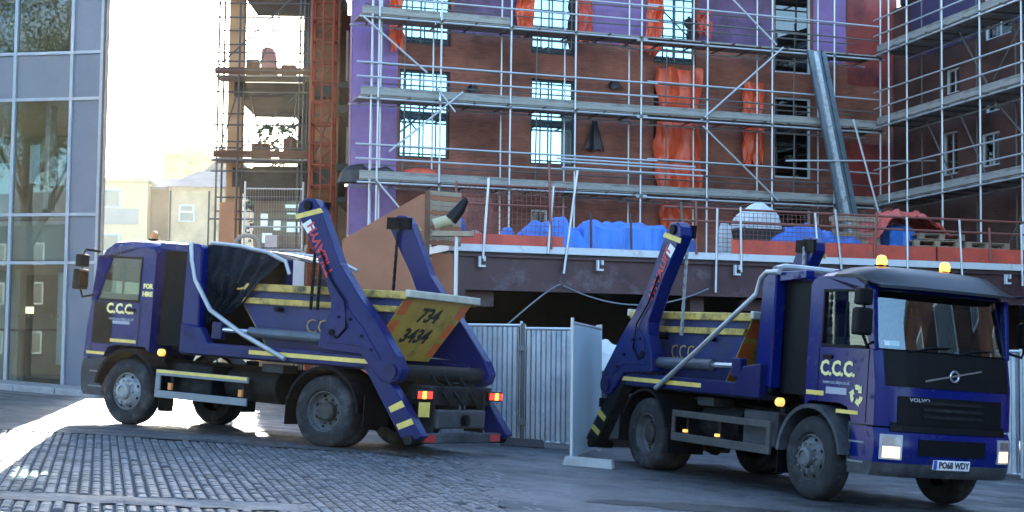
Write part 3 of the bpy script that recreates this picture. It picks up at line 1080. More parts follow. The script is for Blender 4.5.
# ================================================================== LONG SCAFFOLD
sc = thing('scaffold', 'long galvanised tube scaffold with three board lifts across the brick building', 'scaffold', FO, FANG)
SX = [0.0, 1.62, 3.49, 5.27, 7.13, 9.05, 10.99, 12.9, 14.35]
for i, x in enumerate(SX):
    pipe('standard', sc, GALV, (x, 0, 4.14), (x + .02, 0, 12.9), .027)
    if i < 8:
        pipe('standard', sc, GALV, (x + .12, 1.1, 4.14), (x + .12, 1.1, 12.6), .025)
pipe('standard', sc, GALV, (-.17, .05, 4.4), (-.15, .05, 12.6), .027)
pipe('standard', sc, GALV, (.22, .6, 4.4), (.22, .6, 12.6), .025)
LIFT = [6.3, 8.41, 10.46]
rng = random.Random(11)
for li, z in enumerate(LIFT + [12.5]):
    for i in range(8):
        xa, xb = SX[i], SX[i + 1]
        if i == 0:
            xa -= .45
        for k in range(4):
            plank('scaffold_board', sc, BOARD, xa + .01 + rng.uniform(0, .03), xb - rng.uniform(0, .03), .06 + k * .245, .06 + k * .245 + .225,
                  z - .03 + rng.uniform(-.006, .006), z + .008 + rng.uniform(-.004, .006))
        if li < 2 or (li == 2 and i in (0, 1)):
            plank('toe_board', sc, BOARD, xa + .02, xb - .02, .02, .05, z + .01, z + .2 + rng.uniform(-.015, .015))
    for y in (0.0, 1.1):
        pipe('ledger', sc, GALV, (-.5, y - .03, z - .09), (7.3, y - .03, z - .09), .025)
        pipe('ledger', sc, GALV, (7.0, y - .03, z - .13), (14.5, y - .03, z - .13), .025)
    for k in range(17):
        x = -.2 + k * .9 + rng.uniform(-.12, .12)
        pipe('transom', sc, GALV_DK, (x, -.22 + rng.uniform(-.1, .06), z - .055), (x + .03, 1.3, z - .055), .024)
for z, d in ((6.3, .86), (6.3, .5), (8.41, .81), (8.41, .45), (10.46, .82), (10.46, .42)):
    pipe('guard_rail', sc, GALV, (-.55, -.04, z + d), (7.6, -.04, z + d - .01), .024)
    pipe('guard_rail', sc, GALV if d > .6 else GALV_DK, (7.3, -.05, z + d + .03), (14.3, -.04, z + d - .02), .022)
for p, q in (((-.42, 10.35), (1.25, 9.05)), ((2.2, 8.62), (.3, 7.0)), ((1.5, 8.7), (2.0, 8.1)), ((8.85, 8.3), (11.3, 10.45)), ((8.9, 8.15), (11.15, 6.25)),
             ((.0, 6.25), (.95, 5.2)), ((8.9, 12.4), (11.1, 10.5))):
    pipe('brace', sc, GALV, (p[0], -.07, p[1]), (q[0], -.07, q[1]), .025)
for z in (6.3, 8.41, 10.46):
    for d in (.5, 1.0):
        pipe('inner_rail', sc, GALV_DK, (-.1, 1.12, z + d), (14.2, 1.12, z + d + .02), .02)
for i in range(8):
    xm = (SX[i] + SX[i + 1]) / 2
    for z in LIFT[:2]:
        if (i + int(z)) % 2 == 0:
            pipe('hanger', sc, GALV_DK, (xm, .55, z), (xm + .03, .55, z + 1.9), .02)
# spare tubes lashed to the third lift, right of the middle bay
for z in (6.98, 7.06, 6.83):
    pipe('spare_tube', sc, GALV, (4.8 + rng.uniform(-.2, .2), -.12, z), (8.9 + rng.uniform(-.3, .2), -.12, z - .03), .026)
pipe('long_rail', sc, GALV, (11.2, -.4, 7.3), (16.2, -.9, 7.5), .025)
CLIP = mat('coupler_steel', (0.2, 0.19, 0.18), 0.6, 0.5, 0.3, 6)
for x in SX:
    for z in LIFT:
        plank('coupler', sc, CLIP, x - .045, x + .045, -.06, .03, z - .14, z - .06)
hl = tag(mound('orange_sheet_heap', ORANGE, None, 0, 1, 0, .5, 0, .42, 4.4, 12, 8), 'crumpled orange sheet heaped on the third lift by the corner', 'sheet')
hl.location = fpt(.75, .25, 6.32)
hl.rotation_euler = (0, 0, FANG)
hl2 = tag(mound('dark_sheet_roll', mat('black_sheet', (0.02, 0.02, 0.025), 0.5, 0, 0.2, 3), None, 0, 1.6, 0, .4, 0, .3, 1.4, 16, 8, rough=.3),
          'dark plastic roll lying across the purple corner on the third lift', 'sheet')
hl2.location = fpt(-.9, .1, 6.2)
hl2.rotation_euler = (0, R(-3), FANG)
# dark bags hanging on the brick wall
for n, (x, z, hh, lab) in enumerate(((6.4, 7.55, .8, 'black rag hanging on the brick right of the middle window'),
                                     (2.95, 8.9, .2, 'small dark rag on brick between the first two windows'),
                                     (7.0, 9.3, .2, 'small dark rag on brick left of the tall orange sheet'))):
    b = MB()
    b.sheet(lambda u, v: ((u - .5) * (.42 * (1 - v) + .16), -.05 - .04 * math.sin(u * 9 + n), hh * v + .05 * math.sin(u * 11)), 8, 8, .01)
    o = tag(b.build('black_rag', MATS['black_sheet'], None, smooth=True), lab, 'rag')
    o.location = fpt(x, 1.5, z)
    o.rotation_euler = (0, 0, FANG)

# long silver channels leaning on the scaffold
CHAN = mat('silver_channel', (0.17, 0.21, 0.24), 0.4, 0.5, 0.25, 2, dirt=(0.08, 0.1, 0.11), dscale=1.5, damt=0.3)
cb = thing('channel_bundle', 'bundle of long silver steel channels leaning against the scaffold', 'steel channels', fpt(13.22, -.75, 4.2), FANG)
for k in range(4):
    o = MB()
    o.prism_z([(0, 0), (.125, 0), (.125, .1), (.105, .1), (.105, .02), (.02, .02), (.02, .1), (0, .1)], 0, 6.32 - .05 * (k % 2))
    q = o.build('channel', GALV if k == 1 else CHAN, cb)
    q.location = (k * .135 - .2, (0, -.07, .03, -.04)[k], 0)
    q.rotation_euler = (R(-5.0), R(-9.5), 0)
pipe('prop', cb, GALV, (.55, -.15, 1.7), (-.1, .1, 4.3), .03)

# ================================================================== RIGHT WING
WANG = math.atan2(-.968, .25)
WO = (9.99, 45.15, 0)
wgt = thing('brick_wing', 'shade-darkened brick wing at the right with small windows behind its scaffold', 'building', WO, WANG)
BRICK_DK = brick_mat('shade_dark_brick', (0.13, 0.05, 0.038), (0.1, 0.038, 0.03), (0.095, 0.062, 0.055))  # shade of the wing's turned-away face put into the brick colour
WH = [(1.0, 1.9, 7.0, 8.2), (3.2, 4.0, 8.4, 9.2), (3.0, 4.0, 7.0, 7.9), (5.6, 6.5, 8.4, 9.2), (1.2, 2.0, 9.2, 9.9), (6.0, 7.0, 10.4, 11.6), (3.2, 4.6, 10.3, 11.7)]
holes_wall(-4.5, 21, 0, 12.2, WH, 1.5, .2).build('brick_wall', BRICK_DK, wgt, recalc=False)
for q in WH:
    window(wgt, *q, 1.6, FRAME_W, glass_mat('wing_pane', (0.3, 0.36, 0.38), 0.12), 2, 1, FRAME_W)
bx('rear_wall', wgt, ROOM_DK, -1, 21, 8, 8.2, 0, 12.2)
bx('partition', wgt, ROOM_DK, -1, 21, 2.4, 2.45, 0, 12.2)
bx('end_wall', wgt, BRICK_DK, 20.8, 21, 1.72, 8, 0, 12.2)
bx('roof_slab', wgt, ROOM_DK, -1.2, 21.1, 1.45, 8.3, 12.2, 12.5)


def wmembrane(x0, x1, z0, z1, m, seed):
    MB().sheet(lambda u, v: (x0 + (x1 - x0) * u, 1.48 - .02 * abs(noise.noise(Vector((u * 6, v * 4, seed)))), z0 + (z1 - z0) * v), 14, 8).build(
        'membrane', m, wgt, smooth=True, recalc=False)


wmembrane(-.6, 3.15, 10.5, 12.1, mat('dark_blue_membrane', (0.045, 0.04, 0.1), 0.6, 0, 0.3, 1.2), 2)
wmembrane(4.65, 12, 10.5, 12.1, MATS['dark_blue_membrane'], 3)
ws = thing('wing_scaffold', 'tube scaffold with rising board lifts along the right hand wing', 'scaffold', WO, WANG)
WX = [.9, 1.92, 3.77, 5.61, 7.46, 9.3, 11.2, 13.0]
for x in WX:
    pipe('standard', ws, GALV, (x, 0, 4.14 if x > 1.5 else 6.2), (x, 0, 12.2), .027)
    pipe('standard', ws, GALV_DK, (x - .1, 1.05, 4.14), (x - .1, 1.05, 12.0), .024)
for li, z in enumerate((6.32, 8.47, 10.5)):
    for i in range(len(WX) - 1):
        xa, xb = (WX[i] if i else .15), WX[i + 1]
        for k in range(4):
            plank('scaffold_board', ws, BOARD, xa + .01, xb - rng.uniform(0, .03), .06 + k * .245, .06 + k * .245 + .225,
                  z - .03 + rng.uniform(-.006, .006), z + .008 + rng.uniform(-.004, .006))
        plank('toe_board', ws, BOARD, xa + .02, xb - .02, .02, .05, z + .01, z + .2 + rng.uniform(-.015, .01))
    for y in (0.0, 1.05):
        pipe('ledger', ws, GALV, (.1, y - .03, z - .09), (13.2, y - .03, z - .09), .025)
    for d in (.45, .9):
        pipe('guard_rail', ws, GALV, (.1, -.04, z + d), (13.2, -.04, z + d), .022)
    for k in range(14):
        x = .6 + k * .9 + rng.uniform(-.1, .1)
        pipe('transom', ws, GALV_DK, (x, -.2, z - .055), (x + .03, 1.3, z - .055), .024)
for p, q in (((3.77, 10.4), (5.3, 8.6)), ((5.4, 8.4), (7.9, 6.4)), ((2.0, 8.4), (3.6, 6.4)), ((7.0, 10.3), (5.4, 8.9)), ((7.3, 6.2), (5.9, 4.6)), ((3.77, 8.3), (5.0, 6.6))):
    pipe('brace', ws, GALV_DK, (p[0], .5, p[1]), (q[0], .5, q[1]), .024)

# ================================================================== PODIUM
pod = thing('podium', 'raised podium deck with dark steel edge beam and white edge strip', 'podium', FO, FANG)
PY = -7.9
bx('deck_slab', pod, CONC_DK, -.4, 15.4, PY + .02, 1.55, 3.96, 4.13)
bx('edge_strip', pod, WHITE, -.42, 15.4, PY - .06, PY + .02, 4.0, 4.145)
bx('edge_strip', pod, WHITE, -.46, -.4, PY - .06, 0, 4.0, 4.145)
eb = MB()
for z0, z1, d in ((3.9, 3.95, .16), (3.22, 3.27, .16)):
    eb.box(-.42, 15.4, PY - .02, PY + d, z0, z1)
eb.box(-.42, 15.4, PY + .05, PY + .09, 3.27, 3.9)
eb.build('edge_beam', STEEL_PR, pod)
bx('side_beam', pod, STEEL_PR, -.4, -.3, PY + .18, 0, 3.3, 3.95)
c = MB()
c.box(-.42, -.09, PY - .03, PY + .02, .1, 3.88).box(-.42, -.09, PY + .28, PY + .33, .1, 3.9).box(-.28, -.23, PY + .02, PY + .28, .1, 3.9)
c.build('steel_column', STEEL_PR, pod)
for x in (5.2, 10.4):
    MB().box(x - .16, x + .16, PY + .3, PY + .6, -.6, 3.9).build('steel_column', STEEL_PR, pod)
bx('stub_beam', pod, STEEL_PR, -.09, .62, PY + .3, PY + .5, 2.9, 3.2)
bx('stub_beam', pod, STEEL_PR, 6.3, 7.3, PY + .4, PY + .6, 2.95, 3.2)
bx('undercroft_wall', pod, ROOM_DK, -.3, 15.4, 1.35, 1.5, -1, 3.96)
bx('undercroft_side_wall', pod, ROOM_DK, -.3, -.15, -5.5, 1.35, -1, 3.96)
bx('red_toe_panel', pod, REDPAINT, -.4, 2.0, PY - .05, PY - .02, 4.15, 4.36)
for x0, x1, z in ((5.85, 8.05, 4.45), (8.1, 10.9, 4.46), (10.95, 13.6, 4.47), (13.65, 15.3, 4.46)):
    bx('red_toe_panel', pod, REDPAINT, x0, x1, PY - .05 - .01 * (x0 > 9), PY - .02, 4.15, z)
RUSTY = mat('rusty_rail', (0.3, 0.11, 0.08), 0.6, 0.2, 0.3, 4)
for z in (5.1, 4.82):
    pipe('podium_rail', pod, RUSTY, (4.3, PY + .05, z), (15.2, PY + .05, z + .02), .026)
pipe('podium_rail', pod, RUSTY, (-.3, PY + .05, 5.36), (2.1, PY + .05, 5.38), .022)
pipe('podium_rail', pod, RUSTY, (-.3, PY + .04, 4.98), (2.1, PY + .04, 4.98), .018)
for x, lean, z0, z1, m in ((.25, .12, 3.85, 5.5, GALV), (1.65, .12, 4.0, 5.4, GALV), (2.0, .3, 3.6, 5.75, GALV), (1.72, -.05, 4.1, 5.9, RUSTY), (5.0, 0, 4.1, 5.25, RUSTY),
                           (4.7, -.05, 4.15, 5.2, GALV_DK), (5.45, .05, 3.3, 5.1, GALV), (6.05, 0, 3.75, 5.15, GALV), (7.9, -.05, 4.1, 5.1, GALV),
                           (8.5, -.15, 3.7, 5.2, GALV), (10.15, 0, 3.6, 5.1, GALV), (11.55, -.04, 3.8, 5.1, GALV), (13.15, 0, 3.65, 5.05, GALV), (12.3, 0, 4.2, 4.95, RUSTY),
                           (2.6, 0, 4.15, 4.9, STEEL_PR), (3.5, 0, 4.15, 4.9, STEEL_PR), (-.32, 0, 4.1, 5.4, RUSTY), (9.3, .1, 4.2, 5.2, RUSTY)):
    pipe('guard_post', pod, m, (x, PY - .1, z0), (x + lean, PY - .06, z1), .027)
for x in (.23, 2.8, 5.95, 12.75):
    k = MB().box(x - .07, x + .07, PY - .14, PY - .06, 3.68, 3.72).box(x - .07, x - .03, PY - .14, PY - .06, 3.72, 3.9).box(x + .03, x + .07, PY - .14, PY - .06, 3.8, 3.9)
    k.build('post_clamp', WHITE, pod)
for x0, x1, z1 in ((-.28, 2.05, 5.33), (5.6, 8.2, 5.05), (8.3, 9.4, 5.05)):
    b = MB()
    n = int((x1 - x0) / .1)
    for k in range(n + 1):
        xx = x0 + (x1 - x0) * k / n
        b.tube([(xx, PY + .09, 4.2), (xx, PY + .09, z1)], .006, 4)
    for k in range(10):
        zz = 4.2 + (z1 - 4.2) * k / 9
        b.tube([(x0, PY + .1, zz), (x1, PY + .1, zz)], .006, 4)
    tag(b.build('edge_mesh', RUSTY, pod), kind='stuff')


def on_podium(o, x, y, z=4.135, rz=0.0):
    o.location = fpt(x, y, z)
    o.rotation_euler = (0, 0, FANG + rz)
    return o


def tarp(name, label, cat, m, x, y, w, d, hh, seed, **kw):
    o = mound(name, m, None, -w / 2, w / 2, -d / 2, d / 2, 0, hh, seed, **kw)
    return on_podium(tag(o, label, cat), x, y)


tarp('tarpaulin_stack', 'wide bright blue tarpaulin over a flat stack on the podium edge', 'tarpaulin', BLUETARP, 3.65, -6.9, 2.1, 1.3, .62, 1.2, nu=40, nv=18, sharp=9, rough=.13)
tarp('tarpaulin_heap', 'lower blue tarpaulin heap tapering left of the wide blue stack', 'tarpaulin', BLUETARP, 2.05, -7.0, 1.5, 1.1, .58, 5.2, nu=30, nv=16, sharp=3, rough=.22)
tarp('tarpaulin_heap', 'rumpled blue tarpaulin heap beside the standing pallet', 'tarpaulin', BLUETARP, 8.3, -7.0, 2.6, 1.2, .62, 7.7, nu=40, nv=18, sharp=3, rough=.22)
tarp('tarpaulin_heap', 'small crushed blue sheet right behind the lifting arm', 'tarpaulin', mat('navy_tarpaulin', (0.04, 0.09, 0.3), 0.45, 0, 0.2, 3, bump=0.4), 4.95, -6.9, .9, .8, .48, 9.1, nu=12, sharp=2.5)
tarp('blue_sack', 'bright blue sack slumped behind the red toe panel', 'sack', BLUETARP, 1.0, -7.3, .32, .4, .52, 3.1, nu=10, sharp=2.2)
tarp('blue_sack', 'small dark blue sack in the mesh corner of the podium', 'sack', mat('dark_blue_sack', (0.05, 0.1, 0.36), 0.6, 0, 0.2, 4), .0, -7.4, .25, .3, .62, 4.1, nu=8, sharp=2.5)
tarp('pink_sack', 'pinkish plaster sack beside the dark blue sack', 'sack', mat('pink_plaster_sack', (0.5, 0.28, 0.25), 0.8, 0, 0.2, 4), .28, -7.4, .36, .3, .4, 6.1, nu=8, sharp=2)
tarp('grey_bundle', 'pale grey bundle showing above the blue tarpaulin stack', 'bundle', mat('pale_grey_sheet', (0.42, 0.42, 0.42), 0.7, 0, 0.15, 4), 3.35, -6.2, .8, .6, .82, 2.2, nu=10, sharp=2)
tarp('brown_stack', 'stack of brown bricks behind the podium mesh', 'bricks', BRICK, .75, -6.0, .7, .5, 1.15, .4, nu=8, sharp=14, rough=.01)
bl = tarp('blue_drum', 'blue plastic wrapped drum under the red tarpaulin', 'drum', BLUETARP, 10.55, -6.9, .85, .8, .9, 3.9, nu=12, sharp=5, rough=.05)
RT = mat('red_tarpaulin', (0.62, 0.09, 0.06), 0.45, 0, 0.2, 3, bump=0.45, bscale=8)


def red_tarp(u, v):
    a = u * 2 - 1
    c = v * 2 - 1
    x = a * 1.2
    y = c * .66
    n = noise.noise(Vector((x * 3, y * 3, 4.2)))
    arch = 1.12 - .62 * max(0, abs(a) - .15) ** 1.4 - .3 * max(0, abs(c) - .4) - (.35 if a < -.55 else 0) * (abs(a) - .55) / .45
    n2 = abs(noise.noise(Vector((x * 4.5, y * 4.5, 1.3))))
    return (x + .1 * n, y + .1 * n, arch + .16 * n + .16 * n2 + .04)


o = MB().sheet(red_tarp, 26, 16, .01).build('red_tarpaulin', RT, None, smooth=False)
on_podium(tag(o, 'red tarpaulin flung over the blue drum on the podium', 'tarpaulin'), 10.6, -6.9)


def pallet(label, group=None):
    t = thing('pallet', label, 'pallet', group=group)
    for k in range(6):
        plank('deck_board', t, WOOD, -.6, .6, -.5 + k * .18, -.5 + k * .18 + .1, .122, .144)
    for y in (-.5, -.05, .4):
        plank('bottom_board', t, WOOD, -.6, .6, y, y + .1, 0, .022)
        for x in (-.6, -.07, .46):
            plank('block', t, WOOD, x, x + .14, y, y + .1, .022, .1)
    for x in (-.6, -.07, .46):
        plank('stringer', t, WOOD, x, x + .14, -.5, .5, .1, .122)
    return t


p = pallet('wooden pallet standing on edge before the silver channels')
on_podium(p, 9.25, -7.2, 4.62)
p.rotation_euler = (R(84), 0, FANG)
for i, (x, z, lab) in enumerate(((11.2, 4.5, 'flat pallet lowest on the pile right of the red tarpaulin'),
                                 (11.3, 4.66, 'flat pallet on top of the pile right of the red tarpaulin'),
                                 (12.5, 4.5, 'flat pallet by the right end of the podium edge'))):
    p = pallet(lab)
    on_podium(p, x, -7.1, z, .04 * (i - 1))
for x in (10.75, 11.7, 12.1, 12.95):
    pass
plat = thing('timber_bearers', 'timber bearers carrying the flat pallets on the podium', 'timber', fpt(11.8, -7.1, 4.135), FANG)
for x in (-1.1, -.15, .25, 1.1):
    plank('bearer', plat, WOOD, x - .06, x + .06, -.5, .5, 0, .36)
sb = thing('rubble_bin', 'dark mesh sided rubble bin on the podium', 'bin', fpt(6.95, -6.9, 4.135), FANG)
BIN = mat('dark_bin', (0.05, 0.052, 0.055), 0.6, 0.2, 0.3, 4)
b = MB()
b.add([(-.4, -.35, .05), (.4, -.35, .05), (.4, .35, .05), (-.4, .35, .05), (-.48, -.42, .62), (.48, -.42, .62), (.48, .42, .62), (-.48, .42, .62)],
      [(0, 3, 2, 1), (0, 1, 5, 4), (1, 2, 6, 5), (2, 3, 7, 6), (3, 0, 4, 7), (4, 5, 6, 7)])
b.build('bin_body', BIN, sb)
for x in (-.48, .48):
    bx('bin_edge', sb, GALV_DK, x - .02, x + .02, -.44, .44, .6, .66)
ws_ = tarp('white_sack', 'bulging white bulk sack sitting on the dark rubble bin', 'sack', mat('white_bulk_sack', (0.66, 0.67, 0.66), 0.75, 0, 0.12, 4, bump=0.4, bscale=9), 6.95, -6.9, .95, .8, .52, 8.3,
           nu=14, sharp=2.6, rough=.2)
ws_.location = fpt(6.95, -6.9, 4.77)
w2 = tarp('white_sack', 'narrow white sack hung left of the rubble bin', 'sack', MATS['white_bulk_sack'], 6.2, -6.9, .32, .3, .95, 1.9, nu=8, sharp=2.6)

# drooping cables under the edge beam
CAB = mat('grey_cable', (0.2, 0.23, 0.27), 0.6, 0, 0.1, 5)
pts = []
for k in range(15):
    t = k / 14
    pts.append(fpt(1.95 - 1.25 * t, PY - .05, 3.38 - .95 * t ** 1.5 - .08 * math.sin(math.pi * t)))
tag(MB().tube(pts, .016, 6).build('hanging_cable', CAB, None, smooth=True), 'grey cable sweeping down left from the edge beam to the fence', 'cable')
pts = []
for k in range(19):
    t = k / 18
    pts.append(fpt(2.0 + 3.3 * t, PY - .05, 3.36 + .02 * t - 1.5 * t * (1 - t)))
tag(MB().tube(pts, .016, 6).build('hanging_cable', CAB, None, smooth=True), 'grey cable drooping below the edge beam behind the right lorry arm', 'cable')

# ================================================================== PLYWOOD HOARDING beside the podium corner
pl = thing('plywood_hoarding', 'big orange brown plywood sheet with slanted top beside the podium corner', 'hoarding', (-1.72, 32.0, 0))
MB().prism([(-1.6, .55), (-1.6, 4.12), (-.06, 5.03), (0, 5.03), (0, .45)], 0, .03).build('plywood_sheet', PLY, pl)
bx('end_post', pl, PLY_EDGE, .005, .1, .0, .1, .4, 5.1)
for k in range(11):
    z = 4.05 + k * .098
    o = plank('slat', pl, WOOD if k % 3 else PLY, 0, .75, -.02, .02, z, z + .088)
    o.matrix_local = Matrix.Translation((.1, .12, z + .044)) @ Matrix.Rotation(R(36), 4, 'Z') @ Matrix.Translation((.36, 0, 0)) @ Matrix.Diagonal((.74, .03, .088, 1))
bx('lower_infill', pl, PLY, .12, .55, .55, .58, .4, 3.9)
mr = thing('membrane_roll', 'black roll with a cream end leaning on the podium corner', 'roll', (-1.2, 31.7, 4.3))
MB().tube([(.3, 0, .62), (.18, 0, .42), (0, 0, .2)], [.06, .11, .13], 12).build('black_wrap', mat('black_wrap', (0.01, 0.01, 0.012), 0.5, 0, 0.2, 3, spec=.2), mr, smooth=True)
MB().tube([(.02, 0, .2), (-.16, 0, .16), (-.32, 0, .1)], [.12, .11, .12], 12).build('cream_end', mat('cream_core', (0.5, 0.43, 0.26), 0.8, 0, 0.12, 4), mr, smooth=True)
bx('timber_rest', mr, WOOD, -.35, .45, -.12, .12, -.12, -.02)
pipe('prop', mr, GALV, (.12, 0, gz(-1.08, 31.7) - 4.3), (.12, 0, -.12), .04)

# ================================================================== STEEL HOARDING PANELS
ZINC = mat('corrugated_zinc', (0.36, 0.42, 0.48), 0.32, 0.6, 0.25, 2.0, dirt=(0.22, 0.25, 0.28), dscale=1.2, damt=0.35)
PALEBLUE = mat('pale_blue_panel', (0.6, 0.78, 0.88), 0.4, 0.1, 0.05, 1.2)


def corrugated(length, z0a, z0b, z1, pitch=.165, dep=.045):
    """trapezoid profiled steel sheet along +x, bottom edge following the slope"""
    prof = []
    x = 0
    while x < length:
        for dx, y in ((0, 0), (.06, 0), (.085, -dep), (.14, -dep)):
            if x + dx <= length:
                prof.append((x + dx, y))
        x += pitch
    prof.append((length, 0))
    vs, fs = [], []
    for px, py in prof:
        zb = z0a + (z0b - z0a) * px / length
        vs += [(px, py, zb), (px, py, z1), (px, py + .004, zb), (px, py + .004, z1)]
    for i in range(len(prof) - 1):
        a, c = i * 4, i * 4 + 4
        fs += [(a, c, c + 1, a + 1), (a + 2, a + 3, c + 3, c + 2), (a + 1, c + 1, c + 3, a + 3), (a, a + 2, c + 2, c)]
    return MB().add(vs, fs)


def steel_panel(label, p, q, h, ribs=True, m=ZINC, group='steel hoarding panels', tops=(0, 0)):
    d = Vector((q[0] - p[0], q[1] - p[1], 0))
    L = d.length
    ga, gb_ = gz(*p), gz(*q)
    t = thing('hoarding_panel', label, 'hoarding', (p[0], p[1], ga), math.atan2(d.y, d.x), group)
    dz = gb_ - ga
    if ribs:
        corrugated(L - .08, .1, dz + .1, h - .03).build('profiled_sheet', m, t, recalc=True).location = (.04, 0, 0)
    else:
        MB().add([(.03, -.01, .09), (L - .03, -.01, dz + .09), (L - .03, -.01, h - .03), (.03, -.01, h + .0),
                  (.03, .01, .09), (L - .03, .01, dz + .09), (L - .03, .01, h - .03), (.03, .01, h + .0)],
                 [(0, 1, 2, 3), (4, 7, 6, 5), (0, 4, 5, 1), (1, 5, 6, 2), (2, 6, 7, 3), (3, 7, 4, 0)]).build('flat_sheet', m, t)
    pipe('post', t, GALV, (0, 0, .02), (0, 0, h + .07), .024)
    pipe('post', t, GALV, (L, 0, dz + .02), (L, 0, h + .07), .024)
    pipe('top_rail', t, GALV, (0, 0, h), (L, 0, h), .022)
    pipe('bottom_rail', t, GALV, (0, 0, .09), (L, 0, dz + .09), .02)
    return t


steel_panel('corrugated steel hoarding panel partly hidden by the left lorry tail', (-1.9, 27.05), (.17, 27.0), 1.84)
steel_panel('corrugated steel hoarding panel between the two lorries', (.22, 26.98), (1.42, 26.95), 1.92)
steel_panel('flat pale blue hoarding panel turned edge on beside the right lorry', (.87, 23.3), (1.46, 26.75), 2.0, False, PALEBLUE)
steel_panel('corrugated steel hoarding panel seen past the right lorry front', (6.6, 27.9), (8.6, 27.7), 2.03)
steel_panel('corrugated steel hoarding panel at the right picture edge', (8.65, 27.7), (10.8, 27.5), 2.05)
pst = thing('fence_clamp_post', 'dark clamp post joining the two corrugated panels', 'post', (.195, 26.9, gz(.195, 26.9)))
pipe('tube', pst, GALV_DK, (0, 0, 0), (0, 0, 2.0), .035)
for z in (.35, 1.55):
    plank('clamp', pst, CLIP, -.07, .07, -.06, .03, z, z + .09)
BLOCK = mat('fence_foot_block', (0.36, 0.36, 0.34), 0.85, 0, 0.2, 5, bump=0.4)
for lab, x, y, rz in (('grey fence foot block at the near corner of the pale blue panel', 1.1, 22.95, R(-14)),
                      ('dark fence foot block under the clamp post', .2, 26.75, R(4))):
    ft = MB()
    ft.add([(-.36, -.11, 0), (.36, -.11, 0), (.36, .11, 0), (-.36, .11, 0), (-.33, -.08, .13), (.33, -.08, .13), (.33, .08, .13), (-.33, .08, .13)],
           [(0, 3, 2, 1), (4, 5, 6, 7), (0, 1, 5, 4), (1, 2, 6, 5), (2, 3, 7, 6), (3, 0, 4, 7)])
    o = tag(ft.build('ballast_block', BLOCK if 'grey' in lab else BIN, None, bevel=.012), lab, 'block')
    o.location = (x, y, gz(x, y))
    o.rotation_euler = (0, math.atan(.0607), rz)
w3 = tag(mound('white_sack', MATS['white_bulk_sack'], None, -.35, .35, -.3, .3, 0, .5, 5.7, 12, 10, sharp=2.5), 'white bulk sack in the dark behind the pale blue panel', 'sack')
w3.location = (1.72, 29.5, 1.62)
bn = thing('rubble_bin', 'dark rubble bin under the podium carrying the white sack', 'bin', (1.72, 29.5, gz(1.72, 29.5)))
MB().add([(-.4, -.4, .02), (.4, -.4, .02), (.4, .4, .02), (-.4, .4, .02), (-.5, -.5, 1.25), (.5, -.5, 1.25), (.5, .5, 1.25), (-.5, .5, 1.25)],
         [(0, 3, 2, 1), (0, 1, 5, 4), (1, 2, 6, 5), (2, 3, 7, 6), (3, 0, 4, 7), (4, 5, 6, 7)]).build('bin_body', BIN, bn)
bx('bin_rim', bn, BIN, -.53, .53, -.53, .53, 1.25, 1.3)

# ================================================================== SKIP LORRIES
BLUE = mat('lorry_blue_paint', (0.0015, 0.009, 0.115), 0.2, 0, 0.1, 1.5, spec=0.2, dirt=(0.014, 0.016, 0.04), dscale=5, damt=0.2, grime=0.12)
BLUE_A = mat('lorry_blue_scuffed', (0.0015, 0.009, 0.1), 0.3, 0, 0.2, 1.5, spec=0.22, dirt=(0.02, 0.022, 0.04), dscale=4, damt=0.32, grime=0.4)
BLUE_D = mat('lorry_blue_grubby', (0.004, 0.007, 0.075), 0.3, 0, 0.15, 2, spec=0.25, grime=0.4, dirt=(0.025, 0.026, 0.034), dscale=1.8, damt=0.4)
BLACKP = mat('black_plastic', (0.005, 0.0055, 0.007), 0.5, 0, 0.2, 5, spec=0.1)
GREYP = mat('grubby_grey_plastic', (0.045, 0.049, 0.055), 0.6, 0, 0.4, 3, spec=0.25, dirt=(0.12, 0.12, 0.12), dscale=2, damt=0.4)
CHASSIS = mat('chassis_dark', (0.011, 0.0115, 0.013), 0.65, 0.1, 0.4, 4, spec=0.2, dirt=(0.05, 0.05, 0.05), dscale=2, damt=0.4)
TYRE = mat('tyre_rubber', (0.026, 0.027, 0.029), 0.8, 0, 0.25, 5, spec=0.2, bump=0.3, bscale=30, dirt=(0.085, 0.086, 0.088), dscale=3, damt=0.5)
RIM = mat('rim_silver', (0.32, 0.325, 0.33), 0.5, 0.3, 0.25, 6, dirt=(0.06, 0.06, 0.06), dscale=6, damt=0.4)
RIM_D = mat('rim_dirty', (0.13, 0.135, 0.14), 0.65, 0.2, 0.3, 6, dirt=(0.05, 0.05, 0.05), dscale=6, damt=0.5)
HUB_D = mat('hub_rust', (0.05, 0.043, 0.038), 0.7, 0.2, 0.4, 9)
YEL = mat('yellow_reflective', (0.75, 0.55, 0.12), 0.45, 0, 0.15, 6)
YELTXT = mat('yellow_lettering', (0.85, 0.74, 0.3), 0.5, 0, 0.05, 6)
GREYTXT = mat('grey_lettering', (0.35, 0.36, 0.42), 0.5, 0, 0.05, 6)
REDTXT = mat('red_lettering', (0.55, 0.03, 0.03), 0.5, 0, 0.1, 6)
WHTXT = mat('white_print', (0.75, 0.78, 0.82), 0.5, 0, 0.08, 6)
BLKTXT = mat('black_lettering', (0.02, 0.02, 0.025), 0.6, 0, 0.2, 6)
CHROME = mat('chromed_steel', (0.6, 0.62, 0.65), 0.2, 0.9, 0.05, 4)
PISTON = mat('hydraulic_cylinder', (0.08, 0.1, 0.125), 0.35, 0.4, 0.2, 3, dirt=(0.08, 0.08, 0.085), dscale=2, damt=0.3)
TUBEM = mat('sheeting_tube', (0.4, 0.42, 0.43), 0.4, 0.5, 0.2, 4)
CABGLASS = glass_mat('cab_glass', (0.82, 0.86, 0.84), -0.02)
